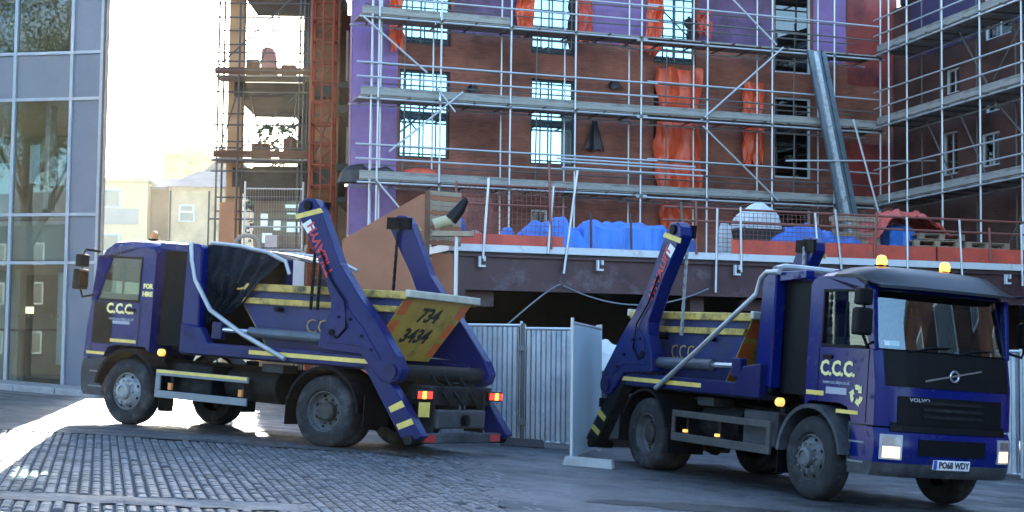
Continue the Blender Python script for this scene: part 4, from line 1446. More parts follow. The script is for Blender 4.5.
SCREEN = glass_mat('windscreen_glass', (0.6, 0.68, 0.66), 0.06, (0.85, 0.95, 1.0))
SEATM = mat('seat_fabric', (0.012, 0.013, 0.016), 0.9, 0, 0.2, 6)
GUARD_W = mat('pale_side_guard', (0.2, 0.22, 0.24), 0.5, 0.2, 0.12, 4)
GUARD_D = mat('grubby_side_guard', (0.06, 0.058, 0.054), 0.7, 0.1, 0.3, 4)
AMBER_OFF = mat('amber_lens', (0.75, 0.25, 0.06), 0.25, 0, 0.08, 6)
AMBER_ON = mat('amber_lamp_lit', (0.9, 0.4, 0.05), 0.3, 0, 0.05, 6, emit=(1.0, 0.36, 0.04), estr=0.8)
AMBER_SIDE = mat('side_marker_lit', (0.9, 0.5, 0.1), 0.3, 0, 0.05, 6, emit=(1.0, 0.5, 0.12), estr=0.2)
RED_ON = mat('tail_lamp_lit', (0.7, 0.02, 0.02), 0.3, 0, 0.05, 6, emit=(1.0, 0.06, 0.03), estr=0.22)
RED_OFF = mat('red_lens', (0.5, 0.03, 0.03), 0.3, 0, 0.05, 6)
HEAD_ON = mat('headlamp_lit', (0.25, 0.2, 0.15), 0.2, 0, 0.03, 6, emit=(1.0, 0.66, 0.36), estr=0.34)
HEAD_GL = mat('headlamp_lens', (0.5, 0.53, 0.58), 0.12, 0.4, 0.15, 12)
NETM = mat('dark_sheeting_net', (0.006, 0.011, 0.018), 0.6, 0, 0.4, 5, bump=0.5, spec=0.12)
ORNG = mat('orange_chevron', (0.72, 0.16, 0.04), 0.5, 0, 0.2, 4)

MIRR = mat('mirror_glass', (0.1, 0.11, 0.12), 0.05, 1.0, 0.02, 3)  # dark base colour imitates a mirror reflecting a dark scene
WCAB = 1.03


def kbulge(y):
    a = abs(y) / WCAB
    return .13 * a ** 5 + .035 * a ** 2


def fx(y, z):
    """front of the cab: x at a given y and height"""
    prof = [(.4, 5.0), (.55, 5.04), (.9, 5.04), (1.0, 5.02), (1.5, 5.0), (1.85, 4.93), (2.6, 4.77)]
    for (z0, x0), (z1, x1) in zip(prof, prof[1:]):
        if z <= z1:
            t = max(0, (z - z0) / (z1 - z0))
            return x0 + (x1 - x0) * t - kbulge(y)
    return prof[-1][1] - kbulge(y)


YS = [-1.03, -1.0, -.93, -.8, -.6, -.3, 0, .3, .6, .8, .93, 1.0, 1.03]


def loft_cab(prof, top=None):
    """side profile swept across the cab, front bowed in plan"""
    secs = []
    for y in YS:
        s = []
        for x, z in prof:
            xx = x - (kbulge(y) - .08) * max(0.0, min(1.0, (x - 4.2) / .55))
            zz = z
            if top and z > top:
                zz = z - .11 * (abs(y) / WCAB) ** 8 - .02 * (abs(y) / WCAB) ** 2
            s.append((xx, y, zz))
        secs.append(s)
    return MB().loft(secs)


def fpatch(name, parent, m, y0, y1, z0, z1, off=.012, n=10, shear=0.0, z1b=None):
    """curved plate following the cab front"""
    def fn(u, v):
        y = y0 + (y1 - y0) * u
        zt = z1 if z1b is None else z1 + (z1b - z1) * u
        z = z0 + (zt - z0) * v + shear * u
        return (fx(y, z) + off, y, z)
    return MB().sheet(fn, n, 3, off + .02).build(name, m, parent, smooth=False)


def front_text(name, parent, s, size, m, y, z, off=.02, **kw):
    nx = Vector((fx(y, z) + off, y, z))
    return lettering(name, s, size, m, parent, nx, (0, 1, 0), (0, 0, 1), **kw)


def side_text(name, parent, s, size, m, sd, x, z, y=None, **kw):
    return lettering(name, s, size, m, parent, (x, sd * (WCAB + .006 if y is None else y), z), (-sd, 0, 0) if sd > 0 else (1, 0, 0), (0, 0, 1), **kw)


def arc(cx, cz, r, a0, a1, n=14):
    return [(cx + r * math.cos(R(a0 + (a1 - a0) * k / n)), cz + r * math.sin(R(a0 + (a1 - a0) * k / n))) for k in range(n + 1)]


def fender(cx, r, th, a0, a1, y0, y1):
    o, i = arc(cx, .51, r + th, a0, a1), arc(cx, .51, r, a0, a1)
    b_ = MB()
    for k in range(len(o) - 1):
        b_.prism([i[k], o[k], o[k + 1], i[k + 1]], y0, y1)
    return b_


def wheel(parent, x, s, front, clean):
    w = .3 if front else .58
    yo = 1.14 if front else 1.2
    tp = [(.285, yo - .035), (.31, yo - .008), (.36, yo), (.43, yo - .004), (.475, yo - .02), (.5, yo - .055), (.508, yo - .09),
          (.508, yo - w * .46)]
    if not front:
        tp += [(.46, yo - w * .48), (.46, yo - w * .52)]
    tp += [(.508, yo - w * .54), (.508, yo - w + .09), (.5, yo - w + .05), (.43, yo - w), (.285, yo - w + .03)]
    t = MB().lathe_y(tp, x, .51, 36, s).build('wheel', TYRE, parent, smooth=True)
    m = RIM if clean else RIM_D
    if front:
        rp = [(.286, yo - .036), (.27, yo - .02), (.262, yo - .07), (.225, yo - .035), (.195, yo + .005), (.15, yo + .01), (.125, yo + .012)]
        hp = [(.126, yo + .01), (.12, yo + .075), (.085, yo + .095), (.075, yo + .07), (0, yo + .07)]
        nr, ny = .17, yo + .012
    else:
        rp = [(.286, yo - .036), (.272, yo - .03), (.265, yo - .14), (.235, yo - .17), (.19, yo - .165), (.14, yo - .16)]
        hp = [(.141, yo - .16), (.13, yo - .085), (.1, yo - .06), (0, yo - .06)]
        nr, ny = .17, yo - .16
    MB().lathe_y(rp, x, .51, 36, s).build('rim', m, t, smooth=True)
    MB().lathe_y(hp, x, .51, 20, s).build('hub', m if front else HUB_D, t, smooth=True)
    nb = MB()
    for k in range(10):
        a = 2 * math.pi * k / 10
        cx, cz = x + nr * math.cos(a), .51 + nr * math.sin(a)
        nb.loft([[(cx + .017 * math.cos(q * math.pi / 3), s * yy, cz + .017 * math.sin(q * math.pi / 3)) for q in range(6)] for yy in (ny, ny + .04)])
    tag(nb.build('wheel_nuts', m if front else HUB_D, t), kind='stuff')
    hb = MB()
    for k in range(8):
        a = 2 * math.pi * (k + .5) / 8
        cx, cz = x + .232 * math.cos(a), .51 + .232 * math.sin(a)
        yy = (yo - .036) if front else (yo - .168)
        hb.loft([[(cx + .022 * math.cos(q * math.pi / 4), s * (yy + d), cz + .022 * math.sin(q * math.pi / 4)) for q in range(8)] for d in (.0, .008)])
    tag(hb.build('hand_holes', BLACKP, t), kind='stuff')
    return t


def chain(parent, x, y, z0, z1, m):
    b_ = MB()
    z = z1
    k = 0
    while z > z0:
        rx, ry = (.024, .009) if k % 2 else (.009, .024)
        b_.box(x - rx, x + rx, y - ry, y + ry, z - .075, z)
        z -= .062
        k += 1
    return b_.build('chain', m, parent)


ARM = [(.70, 3.30), (.68, 3.42), (.56, 3.50), (.40, 3.49), (.30, 3.38), (-.12, 2.6), (-.47, 2.19), (-.82, 1.83), (-1.22, 1.36), (-1.31, 1.18), (-1.27, 1.04),
       (-1.13, .97), (-.97, 1.02), (-.62, 1.34), (.14, 1.38), (.11, 1.64), (-.02, 1.9), (-.03, 2.08), (.24, 2.6)]
JACK = [(-.45, 1.3), (-.95, 1.28), (-1.1, 1.02), (-1.34, .76), (-1.7, .31), (-1.62, .26), (-1.36, .26), (-1.08, .62), (-.72, 1.1)]


def make_truck(label, M4, sv, cfg):
    """skip loader lorry: x forward from the rear axle, y to its left, z up"""
    t = thing('skip_lorry', label, 'lorry', group='blue skip lorries')
    t.matrix_world = M4
    clean = cfg['clean']
    # ---- running gear
    cb_ = MB()
    for s in (-1, 1):
        cb_.box(-1.45, 4.6, s * .36, s * .44, .74, 1.02)
    for x in (-1.3, -.5, .6, 1.6, 2.8, 4.3):
        cb_.box(x - .06, x + .06, -.36, .36, .78, .98)
    cb_.build('chassis', CHASSIS, t)
    for x in (0, 3.8):
        MB().tube([(x, -.9, .51), (x, .9, .51)], .09, 10).build('axle', CHASSIS, t)
    MB().loft([[(.28 * math.cos(a) * q, y, .51 + .28 * math.sin(a) * q) for a in [k * math.pi / 5 for k in range(10)]] for y, q in ((-.25, .4), (0, 1), (.25, .4))]).build(
        'differential', CHASSIS, t)
    for s in (-1, 1):
        wheel(t, 3.8, s, True, clean)
        wheel(t, 0.0, s, False, False)
        fender(3.8, .60, .05, 8, 176, s * .8, s * 1.17).build('front_mudguard', GREYP if not clean else BLACKP, t, bevel=0)
        fender(0.0, .60, .035, 12, 178, s * .6, s * 1.235).build('rear_mudguard', BLACKP, t)
        bx('mud_flap', t, BLACKP, .64, .66, s * .62, s * 1.2, .28, .68)
        bx('mud_flap', t, BLACKP, -.72, -.70, s * .62, s * 1.2, .36, .78)
        bx('mud_flap', t, BLACKP, 3.12, 3.14, s * .8, s * 1.12, .26, .62)
        # boxes between the axles
        bx('battery_box', t, CHASSIS if clean else GREYP, 2.2 if s == sv else 1.9, 2.95, s * .5, s * 1.03, .55, 1.0, .02)
        MB().tube([(1.05, s * .74, .76), (2.0, s * .74, .76)], .24, 14).build('air_tank', CHASSIS, t, smooth=True)
        bx('valve_block', t, GREYP, .95, 1.35, s * .6, s * .95, .98, 1.1, .01)
        # side guard
        g0, g1 = cfg['guard']
        gm = cfg['guard_mat']
        sg = MB().box(g0, g1, s * 1.14, s * 1.18, .47, .58).box(g0, g1, s * 1.14, s * 1.18, .80, .89)
        sg.box(g1 - .09, g1, s * 1.141, s * 1.179, .58, .80)
        if not clean:
            sg.box(g0, g0 + .06, s * 1.141, s * 1.179, .58, .80)
        sg.build('side_guard', gm, t, bevel=.006)
        if clean:
            bx('reflective_strip', t, YEL, g0 + .02, g1 - .02, s * 1.18, s * 1.184, .84, .885)
        for x in ((g0 + .12, g1 - .3) if clean else (g0 + .35, g1 - 1.2)):
            bx('guard_bracket', t, CHASSIS, x - .03, x + .03, s * .5, s * 1.14, .55, .85)
            bx('side_marker', t, AMBER_OFF if clean else AMBER_SIDE, x - .03, x + .03, s * 1.143, s * 1.19, .6, .7 if clean else .64)
    # ---- body frame
    MB().box(-1.15, 2.75, -1.12, 1.12, 1.14, 1.2).build('body_floor', CHASSIS, t)
    for s in (-1, 1):
        MB().prism([(-.75, 1.16), (-.75, 1.34), (2.2, 1.34), (2.35, 1.55), (2.75, 1.6), (2.75, 1.16)], s * 1.06, s * 1.2).build('side_rail', BLUE_A if clean else BLUE_D, t, bevel=.012)
        bx('reflective_strip', t, YEL, -.72, 1.4, s * 1.2, s * 1.204, 1.225, 1.285)
        MB().tube([(-.2, s * 1.08, 1.52), (1.5, s * 1.08, 1.54)], .082, 14).build('lift_cylinder', PISTON, t, smooth=True)
        MB().tube([(1.5, s * 1.08, 1.54), (2.05, s * 1.08, 1.55)], .045, 10).build('cylinder_rod', CHROME, t, smooth=True)
        bx('cylinder_mount', t, BLUE_D, 2.0, 2.2, s * 1.02, s * 1.14, 1.4, 1.66, .015)
        # headboard behind the cab
        MB().prism([(2.48, 1.3), (2.55, 2.74), (2.62, 2.8), (2.84, 2.8), (2.84, 1.3)], s * .93, s * 1.1).build('headboard_post', BLUE, t, bevel=.02)
        MB().prism([(2.84, 2.66), (2.84, 2.79), (3.42, 2.8), (3.42, 2.7)], s * .93, s * 1.06).build('headboard_rail', BLUE, t, bevel=.01)
        bx('gap_panel', t, BLACKP, 2.86, 3.4, s * .9, s * .94, 1.25, 2.68)
        bx('exhaust_stack', t, BLACKP, 3.0, 3.3, s * .4, s * .75, 1.2, 2.3)
    bx('headboard_panel', t, BLACKP, 2.66, 2.72, -.93, .93, 1.2, 2.7)
    bx('headboard_crossbar', t, BLUE, 2.58, 2.8, -.93, .93, 2.68, 2.79, .015)
    # ---- lifting arms and stabiliser legs
    for s in (-1, 1):
        a = MB().prism(ARM, s * 1.04, s * 1.24).build('lifting_arm', BLUE_A, t, bevel=.014)
        MB().prism([(-.02, 1.48), (-.1, 1.85), (-.3, 2.0), (-.62, 1.72), (-.98, 1.28), (-.62, 1.46)], s * 1.24, s * 1.252).build('gusset_plate', BLUE_A, a, bevel=.004)
        for bx_, bz_ in ((-.16, 1.56), (-.2, 1.84), (-.4, 1.82), (-.62, 1.6), (-.8, 1.42)):
            MB().tube([(bx_, s * 1.25, bz_), (bx_, s * 1.27, bz_)], .022, 6).build('bolt', BLACKP, a)
        MB().tube([(.2, s * 1.26, 2.75), (-.02, s * 1.265, 2.35), (-.3, s * 1.27, 2.05), (-.35, s * 1.27, 1.7), (-.2, s * 1.26, 1.55)], .014, 6).build('arm_hose', BLACKP, a, smooth=True)
        MB().tube([(-1.13, s * .95, 1.14), (-1.13, s * 1.27, 1.14)], .115, 18).build('arm_pivot', BLUE_D, a, smooth=True)
        MB().tube([(.5, s * 1.0, 3.39), (.5, s * 1.27, 3.39)], .07, 12).build('head_pin', BLACKP, a, smooth=True)
        MB().prism([(.22, 3.3), (.28, 3.36), (.72, 3.26), (.7, 3.19)], s * 1.24, s * 1.245).build('arm_stripe', YEL, a)
        MB().tube([(-.1, s * 1.14, 1.62), (-.1, s * 1.27, 1.62)], .05, 12).build('cylinder_pin', BLACKP, a, smooth=True)
        b_ = MB().box(.28, .72, s * 1.0, s * 1.05, 3.28, 3.46)
        b_.build('head_plate', BLACKP, a)
        # maker lettering up the outside face
        xd = Vector((-.38, 0, -.66)) if s > 0 else Vector((.38, 0, .66))
        lettering('arm_lettering', 'HYVALIFT', .19, REDTXT, a, (.22, s * 1.246, 2.78), xd, (.66, 0, -.38) if s > 0 else (-.66, 0, .38), bold=.006)
        bq = MB().add([(.44, s * 1.246, 3.2), (.58, s * 1.246, 3.12), (.47, s * 1.246, 2.99), (.34, s * 1.246, 3.07)], [(0, 1, 2, 3)])
        bq.build('arm_badge', WHTXT, a, recalc=False)
        j = MB().prism(JACK, s * 1.02, s * 1.2).build('stabiliser_leg', BLUE_A if clean else CHASSIS, t, bevel=.012)
        MB().prism([(-1.12, .66), (-1.33, .77), (-1.39, .69), (-1.17, .59)], s * 1.2, s * 1.204).build('leg_stripe', YEL, j)
        MB().prism([(-1.27, .44), (-1.51, .54), (-1.56, .47), (-1.32, .37)], s * 1.2, s * 1.204).build('leg_stripe', YEL, j)
        MB().tube([(-1.5, s * .86, .25), (-1.5, s * 1.24, .25)], .07, 10).build('leg_foot_roller', CHASSIS, j, smooth=True)
        for dx in (0, .12) if s == sv and clean else (0,):
            chain(t, .5 - dx, s * 1.0, 1.95, 3.36, CHASSIS if clean else RIM)
    # ---- tail
    MB().tube([(-1.13, -1.0, 1.14), (-1.13, 1.0, 1.14)], .115, 18).build('pivot_tube', CHASSIS, t, smooth=True)
    bx('rear_crossmember', t, CHASSIS, -1.45, -1.2, -.9, .9, .72, .98, .01)
    bx('underrun_bar', t, GREYP, -1.6, -1.48, -1.02, 1.02, .2, .34, .015)
    bx('tail_box', t, GREYP, -1.56, -1.38, -.62, .62, .4, .66, .02)
    MB().loft([[(-1.58, .06 * math.cos(a), .52 + .08 * math.sin(a)) for a in [k * math.pi / 4 for k in range(8)]],
               [(-1.66, .06 * math.cos(a), .52 + .08 * math.sin(a)) for a in [k * math.pi / 4 for k in range(8)]]]).build('tow_hook', BLACKP, t)
    for y in (-.3, .1, .4):
        MB().tube([(-1.26, y, 1.12), (-1.42, y + .02, .95), (-1.55, y - .1, .72), (-1.5, y - .2, .66), (-1.42, y - .14, .9)], .022, 8).build('hydraulic_hose', BLACKP, t, smooth=True)
    for s in (-1, 1):
        lm = cfg['tail']
        h_ = bx('tail_lamp', t, BLACKP, -1.52, -1.44, s * .72, s * 1.12, .79, .93, .01)
        bx('brake_lens', h_, RED_ON if lm else RED_OFF, -1.53, -1.5, s * .75, s * .89, .81, .91)
        bx('indicator_lens', h_, AMBER_ON if lm else AMBER_OFF, -1.53, -1.5, s * .9, s * .985, .81, .91)
        bx('reverse_lens', h_, RED_ON if lm else RED_OFF, -1.53, -1.5, s * 1.0, s * 1.1, .81, .91)
        bx('tail_reflector', t, RED_OFF, -1.605, -1.6, s * .72, s * .98, .22, .32)
        bx('gusset', t, CHASSIS, -1.5, -1.2, s * .62, s * .68, .34, .9)
    bx('rear_plate', t, YEL, -1.53, -1.515, .8, 1.05, .56, .76)
    # ---- cab shell
    loft_cab([(3.5, 1.12), (3.5, 1.86), (4.85, 1.86), (4.92, 1.5), (4.94, .98), (4.5, .98), (4.38, 1.16), (4.2, 1.2), (3.6, 1.2)]).build('cab_body', BLUE, t, smooth=True)
    roofm = BLUE
    loft_cab([(3.5, 2.56), (3.5, 2.74), (3.56, 2.82), (3.75, 2.855), (4.2, 2.86), (4.5, 2.83), (4.66, 2.74), (4.72, 2.62), (4.72, 2.56)], 2.6).build('cab_roof', roofm, t, smooth=True)
    bx('cab_back', t, BLUE, 3.5, 3.54, -1.0, 1.0, 1.86, 2.56)
    for s in (-1, 1):
        MB().prism([(4.42, 2.57), (4.73, 2.57), (4.81, 1.85), (4.70, 1.85)], s * .97, s * 1.03).build('front_pillar', BLUE, t, bevel=.015)
        MB().prism([(3.505, 1.85), (3.505, 2.57), (3.77, 2.57), (3.77, 1.85)], s * .97, s * 1.029).build('rear_pillar', BLUE, t)
        d = MB()
        for (xa, za, xb, zb) in ((3.77, 1.88, 3.80, 2.57), ):
            d.box(3.77, 3.80, s * .985, s * 1.036, 1.87, 2.56)
        d.box(3.77, 4.64, s * .985, s * 1.036, 1.865, 1.9).box(3.77, 4.42, s * .985, s * 1.036, 2.535, 2.565)
        d.build('window_seal', BLACKP, t)
        MB().prism([(3.80, 1.9), (3.80, 2.535), (4.41, 2.535), (4.67, 1.9)], s * 1.0, s * 1.008).build('side_window', CABGLASS, t)
        # door: shut lines, handle, lettering
        bx('door_shut_line', t, BLACKP, 3.74, 3.752, s * 1.029, s * 1.0345, 1.2, 1.85)
        bx('door_shut_line', t, BLACKP, 4.7, 4.71, s * 1.029, s * 1.0345, 1.0, 1.85)
        bx('door_handle', t, BLACKP, 3.84, 4.02, s * 1.03, s * 1.055, 1.72, 1.77, .008)
        bx('lower_door_window', t, BLACKP, 4.3, 4.69, s * 1.03, s * 1.035, 1.2, 1.84) if cfg['kerb_window'] == s else None
        bx('reflective_strip', t, YEL, *((3.78, 4.32) if clean else (3.53, 3.88)), s * 1.03, s * 1.036, *((1.24, 1.29) if clean else (1.27, 1.325)))
        if not clean:
            bx('reflective_strip', t, YEL, 4.14, 4.56, s * 1.03, s * 1.036, 1.08, 1.125)
        if clean:
            bx('reflective_strip', t, YEL, 4.42, 4.8, s * 1.03, s * 1.036, 1.03, 1.075)
        side_text('door_lettering', t, 'C.C.C.', .25 if not clean else .21, YELTXT, s, 4.16 if clean else 4.13, 1.6 if not clean else 1.75, bold=.009, sx=.98)
        side_text('door_small_lettering', t, 'www.ccc-skips.co.uk', .062, GREYTXT, s, 4.12, 1.44 if not clean else 1.6, bold=.001)
        bx('door_notice', t, GREYTXT, 3.92, 4.32, s * 1.03, s * 1.033, 1.3, 1.38) if not clean else bx('door_notice', t, GREYTXT, 3.94, 4.36, s * 1.03, s * 1.033, 1.52, 1.57)
        if clean:
            side_text('pillar_lettering', t, 'FOR', .1, YELTXT, s, 3.62, 2.12, bold=.005)
            side_text('pillar_lettering', t, 'HIRE', .1, YELTXT, s, 3.62, 2.0, bold=.005)
        # steps under the door
        st_ = MB().prism([(4.36, .46), (4.36, 1.0), (4.5, 1.0), (4.72, .98), (4.8, .46)], s * .9, s * 1.02).build('cab_step_panel', GREYP, t, bevel=.015)
        for z in (.55, .78):
            bx('step_recess', st_, BLACKP, 4.42, 4.7, s * 1.005, s * 1.024, z, z + .12)
            bx('step_tread', st_, GUARD_W, 4.42, 4.7, s * 1.0, s * 1.035, z - .02, z)
        # mirrors on arms
        mt = MB().tube([(4.68, s * 1.03, 2.62), (4.82, s * 1.2, 2.64), (4.83, s * 1.24, 2.55)], .018, 8)
        mt.tube([(4.74, s * 1.0, 1.95), (4.84, s * 1.18, 1.9), (4.83, s * 1.24, 2.02)], .018, 8)
        mt.tube([(4.83, s * 1.24, 2.0), (4.83, s * 1.24, 2.58)], .014, 8)
        ma = mt.build('mirror_arm', BLACKP, t, smooth=True)
        MB().box(4.76, 4.9, s * 1.15, s * 1.37, 2.01, 2.33).build('mirror_housing', BLACKP, ma, bevel=.035, bseg=2)
        MB().box(4.76, 4.89, s * 1.16, s * 1.35, 2.36, 2.56).build('wide_mirror_housing', BLACKP, ma, bevel=.03, bseg=2)
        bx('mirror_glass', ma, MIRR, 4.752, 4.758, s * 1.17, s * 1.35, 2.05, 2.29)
        # corner marker lamp behind the front mudguard
        MB().loft([[(3.14 + q * .055 * math.cos(a), s * yy, 1.14 + q * .055 * math.sin(a)) for a in [k * math.pi / 6 for k in range(12)]] for yy, q in ((1.1, 1), (1.17, 1), (1.19, .7))]).build(
            'corner_marker_lamp', AMBER_SIDE, t, smooth=True)
        bx('marker_bracket', t, BLACKP, 3.1, 3.2, s * .9, s * 1.1, 1.0, 1.08)
    # windscreen, wipers, front
    MB().sheet(lambda u, v: (fx((u * 2 - 1) * .96, 1.88 + .68 * v) - .012, (u * 2 - 1) * .96, 1.88 + .68 * v), 12, 4, .008).build('windscreen', SCREEN, t, smooth=True)
    fpatch('screen_base_panel', t, BLACKP, -.93, .93, 1.45, 1.86, .012, 14)
    for y0 in (-.62, .05):
        MB().tube([(fx(y0, 1.86) + .03, y0, 1.86), (fx(y0 + .4, 1.95) + .025, y0 + .35, 1.93), (fx(y0 + .5, 1.95) + .02, y0 + .62, 1.94)], .011, 6).build('wiper', BLACKP, t)
    fpatch('upper_grille', t, BLACKP, -.78, .78, 1.02, 1.34, .012, 12)
    for z in (1.1, 1.18, 1.26):
        fpatch('grille_slat', t, CHASSIS, -.45, .45, z, z + .035, .026, 8)
    front_text('front_lettering', t, 'VOLVO', .06, GREYTXT, -.5, 1.3, .018, bold=.001, sx=1.5)
    # emblem: slanted bar and ring
    MB().sheet(lambda u, v: (fx(-.42 + .84 * u, 1.6) + .026, -.42 + .84 * u, 1.52 + .16 * u + .022 * v), 8, 1, .012).build('emblem_bar', CHROME, t)
    ring = MB()
    rp = []
    for k in range(20):
        a = 2 * math.pi * k / 20
        for j in range(6):
            c = 2 * math.pi * j / 6
            rr = .062 + .016 * math.cos(c)
            rp.append((fx(0, 1.6) + .036 + .012 * math.sin(c), rr * math.cos(a), 1.605 + rr * math.sin(a)))
    ring.add(rp, [(k * 6 + j, k * 6 + (j + 1) % 6, ((k + 1) % 20) * 6 + (j + 1) % 6, ((k + 1) % 20) * 6 + j) for k in range(20) for j in range(6)])
    ring.build('emblem_ring', CHROME, t, smooth=True)
    loft_cab([(4.5, .56), (4.5, .96), (4.92, .96), (4.96, .88), (4.97, .7), (4.95, .56)]).build('bumper', GREYP if clean else BLUE, t, smooth=True)
    loft_cab([(4.45, .4), (4.45, .56), (4.95, .56), (4.93, .46), (4.88, .4)]).build('bumper_skirt', GREYP, t, smooth=True)
    fpatch('bumper_gap', t, BLACKP, -.86, .86, .93, 1.03, .004, 12)
    fpatch('lower_grille', t, BLACKP, -.5, .5, .66, .85, .012, 8)
    pq = fpatch('front_plate', t, WHTXT, -.27, .27, .505, .62, .016, 4)
    fpatch('plate_band', pq, mat('plate_blue_band', (0.02, 0.06, 0.45), 0.5), -.27, -.225, .508, .617, .0185, 2)
    front_text('plate_lettering', pq, 'PO68 WDY', .105, BLKTXT, .025, .562, .021, bold=.003, sx=.86)
    for s in (-1, 1):
        def hp_(u, v, s=s):
            y = s * (.85 + s * (.26 * u - .13))
            z = .6 + .29 * v
            return (fx(y, z) + .014, y, z)
        hl_ = MB().sheet(hp_, 6, 4, .05).build('headlamp', HEAD_GL, t, smooth=True)

        def hi_(u, v, s=s):
            y = s * (.85 + s * (.2 * u - .1))
            z = .62 + .13 * v
            return (fx(y, z) + .02, y, z)
        MB().sheet(hi_, 4, 2, .004).build('lamp_bulb', HEAD_ON if cfg['heads'] else HEAD_GL, hl_, smooth=True)

        def hi2_(u, v, s=s):
            y = s * (.855 + s * (.19 * u - .095))
            z = .77 + .09 * v
            return (fx(y, z) + .02, y, z)
        MB().sheet(hi2_, 4, 2, .004).build('lamp_reflector', CHROME, hl_, smooth=True)
    # interior
    bx('headliner', t, SEATM, 3.55, 4.5, -.96, .96, 2.44, 2.555)
    for s in (-1, 1):
        bx('window_divider', t, BLACKP, 4.16, 4.2, s * .975, s * .995, 1.88, 2.5)
        bx('door_trim', t, SEATM, 3.78, 4.6, s * .93, s * .985, 1.84, 1.99)
    bx('dashboard', t, BLACKP, 4.3, 4.72, -.95, .95, 1.75, 1.93, .03)
    for s in (-1, 1):
        se = bx('seat', t, SEATM, 3.6, 3.98, s * .3, s * .8, 1.86, 1.95, .03)
        bx('seat_back', se, SEATM, 3.58, 3.72, s * .32, s * .78, 1.9, 2.3, .03)
        bx('headrest', se, SEATM, 3.58, 3.68, s * .44, s * .66, 2.32, 2.48, .03)
    sw = []
    for k in range(18):
        a = 2 * math.pi * k / 18
        sw.append((4.2 + .1 * math.sin(a), -.55 + .21 * math.cos(a), 2.04 + .19 * math.sin(a)))
    MB().tube(sw + [sw[0]], .016, 6, cap=False).build('steering_wheel', BLACKP, t, smooth=True)
    if clean:      # blocker added to keep sun from leaking through the cab windows
        MB().sheet(lambda u, v: (fx((u * 2 - 1) * .92, 2.2 + .36 * v) - .09, (u * 2 - 1) * .92, 2.2 + .36 * v), 8, 2, .01).build('sun_blocker', SEATM, t)
    # roof kit
    if not clean:
        loft_cab([(3.9, 2.845), (3.98, 2.875), (4.3, 2.885), (4.56, 2.85), (4.72, 2.765), (4.93, 2.62), (4.94, 2.585), (4.72, 2.65), (4.62, 2.74), (4.4, 2.83)], 2.7).build(
            'sun_visor', mat('dark_visor', (0.01, 0.012, 0.016), 0.35, 0, 0.1, 3, spec=0.2), t, smooth=True)
        fpatch('dash_papers', t, mat('dash_paper', (0.6, 0.66, 0.7), 0.7), -.88, -.7, 1.9, 1.96, -.1, 2)
    for y in (-.56, .42) if not clean else (.35,):
        bx('beacon_base', t, BLACKP, 4.18, 4.3, y - .06, y + .06, 2.83, 2.9)
        MB().loft([[(4.24 + q * .065 * math.cos(a), y + q * .065 * math.sin(a), z) for a in [k * math.pi / 6 for k in range(12)]]
                   for z, q in ((2.895, 1), (2.96, 1.0), (3.0, .8), (3.015, .4))]).build('beacon', AMBER_ON if not clean else AMBER_OFF, t, smooth=True)
    # recycling mark on the front corner of the door
    if not clean:
        rc = MB()
        for k in range(3):
            a0 = R(90 + 120 * k)
            def P(r, a, s=sv):
                return (4.52 + r * math.cos(a) * (1 if s < 0 else -1), sv * 1.0365, 1.31 + r * math.sin(a))
            n = 6
            pts = [P(.122, a0 - R(40) + R(60) * i / n) for i in range(n + 1)] + [P(.062, a0 - R(40) + R(60) * i / n) for i in range(n, -1, -1)]
            rc.add(pts, [(i, i + 1, 2 * n - i, 2 * n + 1 - i) for i in range(n)])
            rc.add([P(.152, a0 - R(36)), P(.034, a0 - R(36)), P(.095, a0 - R(76))], [(0, 1, 2)])
        rc.build('recycling_mark', YELTXT, t, recalc=False)
    # sheeting arms
    for s in (-1, 1):
        MB().tube([(x, s * 1.25, z) if i < 3 else (x, s * 1.1, z) for i, (x, z) in enumerate(cfg['tube'])], .035, 10).build('sheeting_arm', TUBEM, t, smooth=True)
    if clean:
        MB().tube([(2.55, .88, 2.83), (2.0, .9, 2.8), (1.45, .9, 2.72), (1.12, .88, 2.6), (1.05, .86, 2.42)], .03, 8).build('sheet_hoop', TUBEM, t, smooth=True)
        MB().tube([(2.55, -.88, 2.83), (2.0, -.9, 2.8), (1.45, -.9, 2.72), (1.12, -.88, 2.6)], .03, 8).build('sheet_hoop', TUBEM, t, smooth=True)

        def net(u, v):
            # hangs from the hoop and is gathered back to the foot of the headboard
            xt = 2.6 - 1.45 * u
            zt = 2.80 - .16 * u ** 2
            xb = 2.55 - .6 * u
            zb = 1.62 + .2 * u
            f = (.03 * math.sin(u * 30 + 5 * v) + .12 * noise.noise(Vector((u * 7, v * 3.5, 1))) + .05 * noise.noise(Vector((u * 16, v * 9, 1)))) * (.35 + v)
            return (xt + (xb - xt) * v, .9 + f + .04 * math.sin(v * 3), zt + (zb - zt) * v)
        MB().sheet(net, 60, 10, .006).build('sheeting_net', NETM, t, smooth=True)
        MB().sheet(lambda u, v: (2.6 - 1.4 * u, -.88 + 1.76 * v, 2.8 - .16 * u ** 2 + .015 * math.sin(v * 20 + u * 5)), 20, 24, .006).build('sheeting_top', NETM, t, smooth=True)
    else:
        MB().tube([(2.6, -.95, 2.83), (2.45, -.7, 2.88), (2.45, .7, 2.88), (2.6, .95, 2.83)], .05, 8).build('sheet_roller', TUBEM, t, smooth=True)
    return t


def frame4(O, h, l):
    h, l = Vector(h).normalized(), Vector(l).normalized()
    n = h.cross(l)
    return Matrix(((h.x, l.x, n.x, O[0]), (h.y, l.y, n.y, O[1]), (h.z, l.z, n.z, O[2]), (0, 0, 0, 1)))


